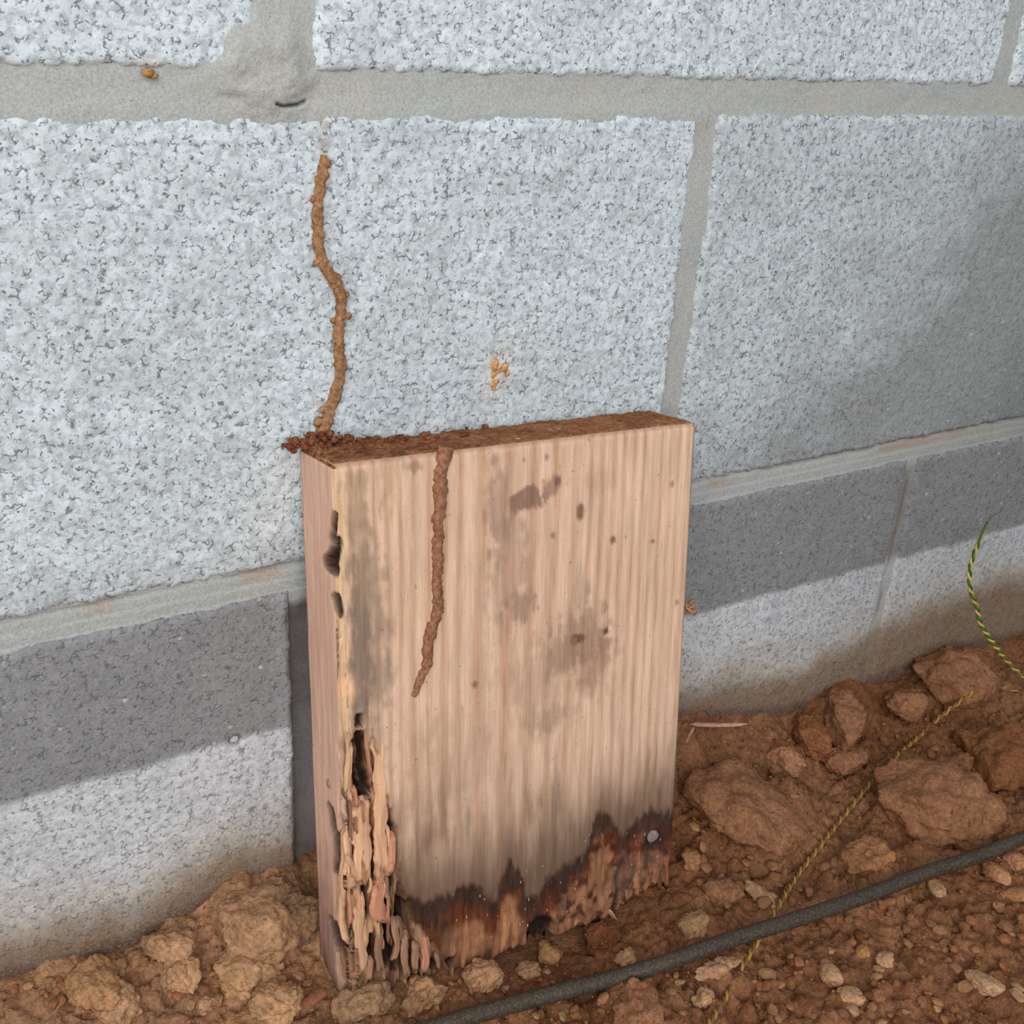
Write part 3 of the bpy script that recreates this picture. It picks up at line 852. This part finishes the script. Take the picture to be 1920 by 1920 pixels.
# small pale flecks on the rotten foot
fl = []
for k in range(64):
    a = random.random()
    px = 840 + a * 410; py = 1800 - a * 165 - random.random() ** 1.6 * 130
    q = face_sv(px, py)
    fl.append(lump(on_face(q[0], q[1], 0.0), random.uniform(0.25, 0.65), (0.7, 0.5, random.uniform(1, 2.2)), 1, k, 0.5))
v, f = merged(fl)
o = mesh_obj('pale_specks', v, f, M_CHIP, board); set_color(o, 'tone', lin(180, 148, 128)); o['kind'] = 'stuff'

# ------------------------------------------------------------------ termite mud tubes
def mud_tube(name, pts, radii, up, label, tone, seed, flat=0.75, knobs=()):
    p = resample(pts, 0.8)
    r = np.interp(np.linspace(0, 1, len(p)), np.linspace(0, 1, len(radii)), radii)
    r = r * (1 + 0.16 * fbm(np.arange(len(p)) / 5.0, 0 * r, seed=seed))
    p = p + 0.25 * np.stack([fbm(np.arange(len(p)) / 4.0, 0 * r + i, seed=seed + i) for i in range(3)], -1)
    v, f = sweep(p, r * 0.93, 20, flat, up, seed, 0.62, 1.6)
    if knobs: v, f = merged([(v, f)] + [lump(q, r_, (1, .7, 1), 2, seed + 31 * i, 0.5) for i, (q, r_) in enumerate(knobs)])
    o = mesh_obj(name, v, f, M_MUD)
    n1 = fbm(v[:, 0] / 7, v[:, 1] / 7, v[:, 2] / 7, seed=seed + 11)[:, None]
    set_color(o, 'tone', tone * (1 + 0.25 * n1))
    tag(o, label, 'mud tube')
    return o

wt = [(607, 292), (606, 314), (602, 347), (596, 383), (597, 427), (598, 460), (606, 492), (622, 518), (637, 544), (640, 565), (637, 598), (635, 635), (637, 667), (638, 697), (631, 733), (620, 766), (608, 800), (602, 826)]
pw = [at_y(x, y, -1.3) for x, y in wt]
mud_tube('mud_tube', pw, [1.3, 2.3, 2.1, 2.2, 2.3, 2.2, 2.3, 2.7, 2.4, 2.4, 2.5, 2.3, 2.3, 2.3, 2.4, 2.6, 2.9, 3.2], [0, -1, 0],
         'brown termite mud tube climbing the pale block wall above the board', lin(160, 120, 86), 401, knobs=[(at_y(x, y, -1.5), r_) for x, y, r_ in ((653, 592, 1.5), (588, 374, 1.4), (589, 424, 1.2), (614, 306, 1.5), (594, 492, 1.4), (626, 600, 1.3), (650, 690, 0.8), (627, 640, 1.1), (651, 552, 1.2), (604, 768, 1.8), (598, 790, 2.2))])
bt = [(836, 838), (830, 866), (824, 892), (825, 928), (822, 967), (820, 1006), (819, 1058), (819, 1105), (819, 1142), (810, 1173), (802, 1207), (798, 1247), (787, 1272), (775, 1305)]
pb = [board_world(on_face(*face_sv(x, y), 0.5)) for x, y in bt]
mud_tube('mud_tube', pb, [3.2, 3.0, 3.3, 2.9, 2.6, 2.5, 2.4, 2.4, 2.6, 2.7, 2.4, 2.3, 2.1, 1.2], -BR[:, 1],
         'brown termite mud tube running down the front face of the board', lin(150, 106, 80), 411)

# clay daub on the wall
dl = []
for k, (x, y, r, sx, sz) in enumerate([(928, 685, 1.9, .9, 1.7), (925, 700, 1.4, .8, 1.5), (945, 690, 1.8, 1.1, .9), (951, 699, 1.1, .9, 1.3), (926, 720, 1.5, .9, 1.2), (931, 715, 1.1, 1.2, .8), (925, 728, 1.0, 1, .8), (934, 697, 1.1, 1, .7)]):
    dl.append(lump(at_y(x, y, -0.3), r * 1.25, (sx, 0.4, sz), 2, 500 + k, 0.45))
v, f = merged(dl)
o = mesh_obj('clay_daub', v, f, M_MUD); set_color(o, 'tone', lin(212, 160, 108))
tag(o, 'small orange dab of dried clay on the block above the board', 'clay dab')
v, f = lump(at_y(279, 137, -0.5), 1.9, (1.2, .9, .9), 2, 520, 0.35)
v2, f2 = lump(at_y(289, 142, -0.5), 1.1, (1.2, .8, .9), 2, 521, 0.35)
v, f = merged([(v, f), (v2, f2)])
o = mesh_obj('clay_daub', v, f, M_MUD); set_color(o, 'tone', lin(170, 128, 82))
tag(o, 'brown grit stuck under the upper left block at the mortar joint', 'clay dab')

# mud debris heaped at the foot of the wall tube on the board's upper end
db = []
for k in range(210):
    t = random.random() ** 1.5
    u = -7 + 55 * t if random.random() < .8 else random.uniform(-3, 90)
    d = random.uniform(0.5, 12 + 14 * (1 - t) * random.random())
    r = random.uniform(0.5, 1.5) * (1.35 - 0.6 * t)
    if u < -1: d = random.uniform(0, 9); r *= 0.8
    hz = random.uniform(0.4, 4.6 * math.exp(-((u - 8) / 16) ** 2) + 1.2) if u > -1 else random.uniform(0.5, 4.5)
    if d < 7: hz += 1.3 * math.exp(-((u - 8) / 14) ** 2)
    q = board_world(np.array([u, -d - 0.6, hz]))
    q[1] = min(q[1], -r * 0.8)
    db.append(lump(q, r, (1, 1, .8), 1, 600 + k, 0.5))
v, f = merged(db)
o = mesh_obj('mud_crumbs', v, f, M_MUD)
n1 = vnoise(v[:, 0] / 4, v[:, 1] / 4, v[:, 2] / 4, seed=9)[:, None]
set_color(o, 'tone', lin(130, 82, 56) * (1 + 0.45 * n1))
tag(o, 'dark crumbs of termite mud heaped on the upper left corner of the board', 'mud', kind='stuff')

# ------------------------------------------------------------------ the ground
def bumps(x, y, cell, seed, lo=0.45, hi=0.62):
    wx = x + 0.25 * cell * vnoise(x / cell * 1.3, y / cell * 1.3, seed=seed + 3); wy = y + 0.25 * cell * vnoise(x / cell * 1.3 + 40, y / cell * 1.3, seed=seed + 4)
    d, r = worley(wx / cell, wy / cell, seed)
    rad = lo + (hi - lo) * r
    return np.sqrt(np.clip(1 - (d / rad) ** 2, 0, 1)) * (0.35 + 0.65 * r)

MOUNDS = []        # (x, y, radius x, radius y, height): swells of packed clay, filled below
def cracks(x, y, cell, seed):
    """0..1 along the borders of irregular plates"""
    x = x / cell + 0.3 * vnoise(x / cell * 1.7, y / cell * 1.7, seed=seed + 5); y = y / cell + 0.3 * vnoise(x * 1.7 + 9, y / cell * 1.7, seed=seed + 6)
    ix, iy = np.floor(x), np.floor(y); b1 = np.full(np.shape(x), 9.0); b2 = b1.copy(); zz = np.zeros_like(ix)
    for a in (-1, 0, 1):
        for b in (-1, 0, 1):
            cx, cy = ix + a, iy + b
            d = np.hypot(cx + _hash(cx, cy, zz, seed) - x, cy + _hash(cx, cy, zz + 1, seed) - y)
            b2 = np.minimum(b2, np.maximum(b1, d)); b1 = np.minimum(b1, d)
    return np.exp(-((b2 - b1) / 0.09) ** 2)

def soil_z(x, y, detail=True):
    x = np.asarray(x, float); y = np.asarray(y, float)
    base = np.interp(x, [-700, -350, -200, -60, 60, 200, 400, 800], [-192, -190, -189, -192, -194, -192, -190, -190])
    near = np.exp(np.minimum(y, 0) / 38.0)
    z = base * (1 - near) + contact_z(x) * near
    for mx, my, rx, ry, h in MOUNDS:
        r = np.hypot((x - mx) / rx, (y - my) / ry)
        z = z + h * sstep(1.0, 0.25, r)
    foot = sstep(1.0, 0.35, np.hypot((x + 112) / 128, (y + 66) / 38))       # trampled flat where the board stands
    calm = (1 - 0.85 * foot) * (1 - 0.45 * np.exp(np.minimum(y, 0) / 14.0))
    if detail:
        z = z + calm * (5.0 * fbm(x / 55, y / 55, seed=901) + 1.6 * fbm(x / 14, y / 14, seed=902))
        m1 = sstep(-0.35, 0.25, fbm(x / 70, y / 70, seed=903)); m2 = sstep(-0.3, 0.3, fbm(x / 40, y / 40, seed=904))
        left = sstep(-150, -230, x)
        z = z + calm * (9.0 * m1 * bumps(x, y, 34, 911) + 6.8 * m2 * bumps(x, y, 16, 912) + (2.9 + .4 * left) * bumps(x, y, 6.8, 913) + (0.5 + .7 * left) * bumps(x, y, 3.2, 914))
        z = z - calm * 5.0 * sstep(-0.1, 0.3, fbm(x / 45, y / 45, seed=905)) * cracks(x, y, 30, 915) - calm * 2.4 * cracks(x, y, 12, 916)
        z = z + calm * (1.2 * fbm(x / 4, y / 4, octv=3, seed=906))
        z = z - 5.5 * (1 - foot) * (1 - 0.4 * np.exp(np.minimum(y, 0) / 14.0))
    z = z - (3.0 + 11.0 * sstep(-155, -95, x)) * foot
    return z

def soil_hit(px, py):
    """pixel -> point on the soil"""
    d = ray(px, py); t = np.arange(350, 1500, 2.0)
    P = CAM + t[:, None] * d
    h = P[:, 2] - soil_z(P[:, 0], np.minimum(P[:, 1], 0))
    i = int(np.argmax(h <= 0)) if (h <= 0).any() else len(t) - 1
    return P[max(i, 0)]

def flat_hit(px, py, z):
    d = ray(px, py); t = (z - CAM[2]) / d[2]; return CAM + t * d

for px, py, rx, ry, h in [(480, 1720, 28, 24, 4), (330, 1810, 36, 20, 3), (560, 1750, 20, 18, 2), (1430, 1530, 52, 34, 16), (1740, 1500, 48, 30, 14), (1790, 1290, 40, 26, 16), (1570, 1340, 40, 22, 10), (1640, 1620, 46, 24, 8), (1180, 1890, 40, 20, 5)]:
    P = flat_hit(px, py, -186); MOUNDS.append((P[0], P[1], rx, ry, h))

def build_ground():
    xs = spaced(-1400, 1600, 1.5, 40, (-365, 470)); ys = -spaced(-12, 1300, 1.5, 40, (-12, 250))
    X, Y = np.meshgrid(xs, ys)
    Z = soil_z(X, np.minimum(Y, 0))
    v = np.stack([X, Y, Z], -1).reshape(-1, 3)
    o = mesh_obj('ground', v, grid_faces(len(xs), len(ys))[:, ::-1], M_SOIL)
    n1 = fbm(X / 60, Y / 60, seed=921); n2 = fbm(X / 12, Y / 12, seed=922)
    left = sstep(-120, -260, X + 30 * n1)
    a = lin(152, 105, 74); b = lin(124, 81, 54); tan = lin(176, 134, 100)
    k = np.clip(0.5 + 0.7 * n1 + 0.4 * n2, 0, 1)[..., None]
    c = a * (1 - k) + b * k
    k = np.clip(left * (0.65 + 0.5 * n2), 0, 1)[..., None]
    c = c * (1 - k) + tan * k
    set_color(o, 'tone', c.reshape(-1, 3))
    o['kind'] = 'structure'; o['_world'] = 1
    return o
ground = build_ground()

# ------------------------------------------------------------------ clods lying on the soil
def clod(px, py, wpx, squash, tone, label, name='soil_clod', cat='soil clod', seed=None, sub=4, rough=0.34, sink=0.25, group=None, rz=None):
    seed = seed if seed is not None else abs(hash((px, py))) % 5000
    P = soil_hit(px, py); r = 0.5 * wpx / px_per_mm(P)
    is_p = name == 'pebble'
    v, f = craggy(r, squash, sub, seed, rough, 5 if is_p else 6, 0.05 if is_p else (0.38 if wpx > 90 else 0.27), 1.2 if is_p else 2.4)
    a = rz if rz is not None else (seed * 0.77) % 6.28
    c, s = math.cos(a), math.sin(a)
    v = v @ np.array([[c, -s, 0], [s, c, 0], [0, 0, 1]]).T
    P = P.copy(); P[2] = float(soil_z(P[0], P[1])) + r * squash[2] * (1 - 2 * sink)
    P[1] = min(P[1], -(v[:, 1].max()) - 0.5)
    o = mesh_obj(name, v + P, f, M_CLOD, origin=P)
    n1 = fbm(v[:, 0] / 8 + seed, v[:, 1] / 8, v[:, 2] / 8, seed=seed)[:, None]
    set_color(o, 'tone', tone * (1 + 0.22 * n1))
    tag(o, label, cat, group)
    return o

TAN = lin(184, 141, 106); BRN = lin(152, 106, 76); PALE = lin(188, 144, 106); DRK = lin(112, 70, 44)
CLODS = [
    (478, 1722, 180, (1, .85, .6), TAN * .95, 'largest rounded tan clod against the wall left of the board'),
    (560, 1735, 95, (.9, 1, .9), lin(136, 104, 78), 'dark granular clod touching the lower left edge of the board'),
    (315, 1775, 105, (1, .8, .6), TAN, 'tan crumbly clod beside the wall left of the biggest clod'),
    (467, 1835, 130, (1, .8, .6), PALE, 'pale knobbly clod in front of the biggest clod'),
    (335, 1838, 80, (1, 1, .7), TAN, 'lumpy tan clod below the crumbly clod by the wall'),
    (520, 1888, 90, (1, .9, .7), PALE, 'pale clod at the bottom edge left of the board foot'),
    (388, 1886, 48, (1, 1, .85), TAN, 'small round tan clod at the bottom edge on the left'),
    (175, 1842, 120, (1, .8, .5), lin(176, 132, 94), 'low flat clod by the wall in the bottom left corner'),
    (220, 1896, 90, (1, .8, .6), TAN, 'tan clod at the bottom edge near the left corner'),
    (690, 1888, 110, (1.1, .7, .5), lin(160, 124, 92), 'granular tan clod just below the rotten corner of the board'),
    (798, 1872, 92, (1.1, .8, .6), lin(176, 132, 96), 'tan clod under the board second from the rotten corner'),
    (902, 1842, 92, (1, .8, .7), lin(182, 138, 102), 'tan clod under the board left of the black hole'),
    (988, 1828, 42, (1, 1, .8), TAN, 'small tan clod between board foot and cable below the black hole'),
    (1028, 1800, 52, (1, .9, .9), lin(172, 128, 86), 'upright brown clod just right of the black hole in the board'),
    (1122, 1776, 80, (1, .8, .7), DRK, 'dark brown clod in the shade under the middle of the board'),
    (1172, 1802, 38, (1.2, .8, .6), TAN, 'small tan clod behind the cable under the board'),
    (1300, 1744, 62, (1, .8, .75), lin(180, 138, 100), 'pale ragged clod behind the cable right of the board'),
    (1294, 1620, 40, (1, .9, .8), lin(160, 116, 78), 'small angular clod beside the lower right corner of the board'),
    (1428, 1686, 60, (1.3, .6, .5), PALE, 'elongated pale clod beside the twisted wire above the cable'),
    (1352, 1682, 70, (1, .9, .6), BRN, 'brown clod between the board corner and the twisted wire'),
    (1340, 1826, 62, (1.5, .55, .3), lin(180, 136, 104), 'flat pale flake of clay in front of the cable by the twisted wire'),
    (1316, 1884, 52, (1, .9, .7), PALE, 'rounded pale clod at the bottom edge left of the twisted wire'),
    (1195, 1906, 150, (1.2, .6, .2), BRN, 'broad flat brown clod in front of the cable'),
    (1390, 1522, 215, (1.1, .8, .42), BRN, 'broad brown slab of clay right of the board'),
    (1752, 1510, 225, (1.05, .75, .55), lin(150, 104, 74), 'large domed clod right of the twisted wire'),
    (1795, 1290, 165, (1, .8, .62), lin(150, 104, 74), 'knobbly clod against the wall where the wire is buried'),
    (1690, 1325, 90, (1, .9, .7), BRN, 'brown clod against the wall left of the knobbly one'),
    (1569, 1350, 130, (1.1, .7, .6), BRN, 'long brown clod against the wall halfway to the knobbly one'),
    (1516, 1395, 85, (1, .9, .7), lin(140, 92, 60), 'brown clod in front of the long clod by the wall'),
    (1467, 1438, 75, (1, .8, .7), lin(170, 122, 90), 'pale-crusted clod on top of the broad slab'),
    (1580, 1432, 90, (1, .8, .55), BRN, 'brown clod left of the twisted wire near the wall'),
    (1866, 1425, 170, (1, .8, .6), lin(138, 90, 58), 'dark brown clod at the right edge behind the domed clod'),
    (1625, 1612, 110, (1.1, .8, .45), lin(164, 114, 78), 'brown clod between twisted wire and cable'),
    (1556, 1838, 54, (1, .8, .6), lin(182, 140, 104), 'pale oval pebble in front of the cable'),
    (1846, 1850, 56, (1.35, .75, .6), lin(190, 150, 114), 'pale oblong pebble near the bottom right corner'),
    (1592, 1878, 50, (1.1, .8, .6), PALE, 'tan flat pebble below the pale oval pebble'),
    (1658, 1806, 40, (1, .8, .6), PALE, 'tan pebble right of the pale oval pebble'),
    (1617, 1790, 34, (1, .8, .7), lin(184, 134, 84), 'ochre pebble just in front of the cable'),
    (1756, 1668, 38, (1.2, .8, .6), PALE, 'pale pebble touching the front of the cable'),
    (1866, 1648, 46, (1.3, .8, .6), lin(180, 128, 92), 'tan pebble in front of the cable near the right edge'),
    (1900, 1622, 44, (1, .9, .7), lin(182, 128, 96), 'pinkish tan pebble at the right edge below the cable'),
    (1902, 1682, 52, (1.4, .7, .5), lin(176, 122, 82), 'long tan pebble at the right edge under the pinkish one'),
]
for i, (px, py, w, sq, tone, lab) in enumerate(CLODS):
    nm = 'pebble' if 'pebble' in lab else 'soil_clod'
    clod(px, py, w, sq, tone, lab, nm, 'pebble' if nm == 'pebble' else 'soil clod', 1000 + 13 * i, 5 if w > 70 else (4 if w > 36 else 3), 0.42 if nm == 'soil_clod' else 0.2, 0.42 if px > 1380 and nm == 'soil_clod' else 0.33)

# countable small lumps: copies of eight prototypes, grouped by where they lie
PROTO = []
for k in range(8):
    v, f = craggy(1.0, (1.15, .85, .65), 3, 700 + k, 0.35, 8, 0.12, 0.25)
    me = bpy.data.meshes.new('clay_crumb'); me.from_pydata((v * .001).tolist(), [], f); me.update()
    me.polygons.foreach_set('use_smooth', np.ones(len(me.polygons), bool))
    me.materials.append(M_CLOD)
    a = me.color_attributes.new('tone', 'FLOAT_COLOR', 'POINT')
    tone = [PALE, lin(170, 124, 86), BRN, lin(166, 114, 78), BRN, lin(158, 106, 68), DRK * 1.2, lin(160, 112, 78)][k] * 0.85
    c = np.ones((len(v), 4), np.float32); c[:, :3] = tone
    a.data.foreach_set('color', c.ravel())
    PROTO.append(me)
REGIONS = [  # polygon box in pixels, count, size range px, label, group
    ((1420, 1690, 1920, 1920), 100, (14, 34), 'small clay crumb on the soil in front of the black cable', 'clay crumbs in front of the cable'),
    ((1270, 1560, 1700, 1740), 42, (12, 30), 'small clay crumb on the soil between board and black cable', 'clay crumbs behind the cable'),
    ((1290, 1380, 1900, 1560), 40, (10, 26), 'small clay crumb among the large clods right of the board', 'clay crumbs among the large clods'),
    ((20, 1800, 640, 1920), 70, (12, 32), 'small tan clay crumb on the soil left of the board', 'clay crumbs left of the board'),
    ((660, 1800, 1300, 1915), 40, (12, 28), 'small clay crumb on the soil along the foot of the board', 'clay crumbs at the foot of the board')]
WIRE_PX = np.array([(1835, 1294), (1756, 1350), (1681, 1417), (1576, 1537), (1494, 1642), (1444, 1726), (1389, 1815), (1329, 1920)])
def under_cable(px, py):
    if abs(px - np.interp(py, WIRE_PX[:, 1], WIRE_PX[:, 0])) < 20 and py > 1290: return True
    return abs(py - np.interp(px, [840, 1150, 1500, 1920], [1920, 1834, 1718, 1571])) < 22
for (x0, y0, x1, y1), n, (a, b), lab, grp in REGIONS:
    done = 0
    for _ in range(n * 12):
        if done >= n: break
        px, py = random.uniform(x0, x1), random.uniform(y0, y1)
        if under_cable(px, py) or (660 < px < 1260 and py < np.interp(px, [660, 1255], [1870, 1690])): continue
        P = soil_hit(px, py)
        if P[1] > -6 or (-215 < P[0] < -12 and P[1] > -84): continue
        r = 0.5 * random.uniform(a, b) * random.uniform(.7, 1.0) / px_per_mm(P)
        o = bpy.data.objects.new('clay_crumb', PROTO[random.choice((0, 1, 3, 7) if x1 < 700 else (0, 1, 2, 3, 4, 5, 6, 7))]); COL.objects.link(o)
        P[2] = float(soil_z(P[0], P[1])) + 0.25 * r
        o.location = W(P); o.scale = (r, r, r); o.rotation_euler = (random.uniform(-.4, .4), random.uniform(-.4, .4), random.uniform(0, 6.28))
        tag(o, lab, 'clay crumb', grp); done += 1

# loose grit nobody could count
gr = []
for k in range(2600):
    x = random.uniform(-360, 430); y = -random.random() ** 0.8 * 240
    if -215 < x < -12 and y > -84: continue
    r = random.uniform(0.5, 1.5)
    gr.append(lump((x, y, float(soil_z(x, min(y, -r * 1.3))) + 0.2 * r), r, (1, 1, .75), 1, k % 37, 0.4))
v, f = merged(gr)
o = mesh_obj('soil_grit', v, f, M_CLOD, ground)
n1 = vnoise(v[:, 0] / 5, v[:, 1] / 5, v[:, 2] / 5, seed=77)[:, None]
set_color(o, 'tone', lin(150, 102, 68) * (1 + 0.4 * n1))
o['kind'] = 'stuff'

# ------------------------------------------------------------------ black cable
cp = [(700, 1962), (840, 1918), (900, 1900), (1025, 1866), (1150, 1834), (1244, 1806), (1369, 1762), (1494, 1723), (1625, 1679), (1737, 1636), (1831, 1606), (1920, 1571), (2040, 1526), (2200, 1470)]
def ride(px, py, r):
    z = -186.0
    for _ in range(6):
        P = flat_hit(px, py, z); z = -180.0 + r
    return P
cab = [flat_hit(x, y, -178.0 + 2.0 * math.sin(i * 1.3)) for i, (x, y) in enumerate(cp)]
path = resample(cab, 2.5)
v, f = sweep(path, 3.9, 16, 1.0, [0, 0, 1], 3, 0.05, 9)
o = mesh_obj('power_cable', v, f, M_CABLE)
n1 = fbm(v[:, 0] / 25, v[:, 1] / 25, v[:, 2] / 25, seed=33)[:, None]
set_color(o, 'tone', lin(58, 49, 40) * (1 + 0.25 * n1))
tag(o, 'dusty black cable lying across the soil in front of the board', 'cable')

# ------------------------------------------------------------------ twisted green and yellow wire
up_part = [(1852, 980), (1841, 1004), (1831, 1027), (1822, 1051), (1818, 1074), (1818, 1095), (1822, 1114), (1831, 1137), (1838, 1168), (1852, 1191), (1869, 1215), (1887, 1238)]
ys = np.linspace(-20, -42, len(up_part))
wire = [at_y(x, y, yy) for (x, y), yy in zip(up_part, ys)]
wire.append(flat_hit(1920, 1269, -166)); wire.append(flat_hit(1985, 1310, -172)); wire.append(flat_hit(2010, 1345, -178)); wire.append(flat_hit(1960, 1330, -186)); wire.append(flat_hit(1890, 1290, -184))
bpy.context.view_layer.update(); dg = bpy.context.evaluated_depsgraph_get()
dn = [(1835, 1294), (1805, 1312), (1756, 1350), (1719, 1384), (1681, 1417), (1625, 1477), (1576, 1537), (1531, 1594), (1494, 1642), (1464, 1691), (1444, 1726), (1415, 1774), (1389, 1815), (1362, 1867), (1329, 1920), (1290, 1985)]
for (x, y) in dn:
    d = ray(x, y)
    if y < 1920:
        hit, loc, *_r = SC.ray_cast(dg, Vector(W(CAM)), Vector(d))
        P = np.array(loc) * 1000 - np.array([0, 0, Z0])
    else: P = flat_hit(x, y, -186)
    if 1690 < y < 1760: P = flat_hit(x, y, -184.5)      # pressed down where it runs under the cable
    else: P = P - d * (2.3 if y > 1300 else -2.0)
    wire.append(P)
wp = resample(wire, 0.9)
for _ in range(9):
    wp[1:-1] = 0.5 * wp[1:-1] + 0.25 * (wp[:-2] + wp[2:])
tw = bpy.data.objects.new('twisted_wire', None); COL.objects.link(tw)
tw.location = W(wp[0]); tw.empty_display_size = 0.01
tag(tw, 'twisted green and yellow wire rising by the wall and crossing under the cable', 'wire')
L = np.concatenate([[0], np.cumsum(np.linalg.norm(np.diff(wp, axis=0), axis=1))])
tan = np.gradient(wp, axis=0); tan /= np.linalg.norm(tan, axis=1)[:, None]
ref = np.array([0.25, -1, 0.2]); A = np.cross(tan, ref); A /= np.linalg.norm(A, axis=1)[:, None]; B = np.cross(A, tan)
for ph, nm, col in ((0.0, 'green_strand', lin(40, 104, 44)), (math.pi, 'yellow_strand', lin(206, 172, 76))):
    ang = 2 * math.pi * np.maximum(L - 14, 0) / 9.5 + ph
    c = wp + 0.82 * (np.cos(ang)[:, None] * A + np.sin(ang)[:, None] * B)
    if nm == 'yellow_strand': c = c[5:]; LL = L[5:]
    else: LL = L
    v, f = sweep(c, 0.86, 8, 1.0, [0.2, -1, 0.3])
    me = mesh_obj(nm, v - np.array([0, 0, 0]), f, M_WIRE, origin=wp[0])
    me.parent = tw; me.location = (0, 0, 0)
    dirt = np.repeat(sstep(90, 170, LL), 8)[:, None]
    clean = col
    dirty = lin(172, 130, 66) if nm == 'yellow_strand' else lin(120, 92, 46)
    set_color(me, 'tone', clean * (1 - dirt) + dirty * dirt)
    me['label'] = nm.split('_')[0] + ' insulated strand'
tip = resample([wp[0], at_y(1858, 970, -19), at_y(1868, 964, -17), at_y(1880, 957, -15)], 1.0)
v, f = sweep(tip, np.linspace(0.5, 0.25, len(tip)), 6, 1.0, [0, -1, 0.2])
o = mesh_obj('bare_tip', v, f, M_WIRE, origin=wp[0]); o.parent = tw; o.location = (0, 0, 0); set_color(o, 'tone', lin(120, 86, 70))
o['label'] = 'bare brownish wire tip'

# ------------------------------------------------------------------ wood chips
def chip(px, wmm, tone, label, name, cat, lift, seed, extra=None):
    P = resample([flat_hit(x, y, z) for x, y, z in px], 1.2)
    t = np.linspace(0, 1, len(P))
    r = wmm * (np.minimum(1, np.minimum(t / .12, (1 - t) / .2)) * .85 + .15)
    items = [sweep(P, r, 10, 0.55, [0, 0, 1], seed, 0.35, 3)]
    if extra:
        E_ = resample([flat_hit(x, y, z) for x, y, z in extra], 1.2)
        items.append(sweep(E_, wmm * np.linspace(.5, .3, len(E_)), 8, 0.6, [0, 0, 1], seed + 1, 0.3, 3))
    v, f = merged(items)
    o = mesh_obj(name, v, f, M_CHIP); set_color(o, 'tone', tone * (1 + 0.3 * fbm(v[:, 0] / 6, v[:, 1] / 2, v[:, 2] / 2, seed=seed)[:, None]))
    tag(o, label, cat)
zc = -150
chip([(1292, 1358, zc), (1330, 1359, zc), (1370, 1359, zc), (1403, 1357, zc)], 1.8, lin(188, 138, 122), 'pinkish wood splinter lying by the wall right of the board', 'wood_splinter', 'wood chip', 0, 51,
     [(1300, 1364, zc), (1293, 1378, zc - 1), (1287, 1392, zc - 2)])
chip([(566, 1888, -180), (590, 1872, -178), (612, 1852, -177)], 3.2, lin(136, 86, 60), 'reddish brown wood chip on the soil below the rotten corner of the board', 'wood_chip', 'wood chip', 0, 57)
# orange shavings caught on the wall
sv = []
for k in range(9):
    a = random.uniform(0, 6.28); cx, cy = 1300 + random.uniform(-7, 7), 1140 + random.uniform(-7, 7)
    pts = [at_y(cx + 11 * math.cos(a + t * 2.2) * (0.4 + .5 * t), cy + 9 * math.sin(a + t * 2.2) * (0.4 + .5 * t), -1.0 - 1.2 * math.sin(3 * t)) for t in np.linspace(0, 1, 6)]
    sv.append(sweep(resample(pts, 0.6), 0.42, 6, 0.7, [0, -1, 0], k, 0.3, 1))
v, f = merged(sv)
o = mesh_obj('wood_shavings', v, f, M_CHIP); set_color(o, 'tone', lin(222, 156, 104))
tag(o, 'tiny tuft of orange wood shavings stuck to the wall right of the board', 'wood chip')
for o in bpy.data.objects:
    if '_world' in o: del o['_world']
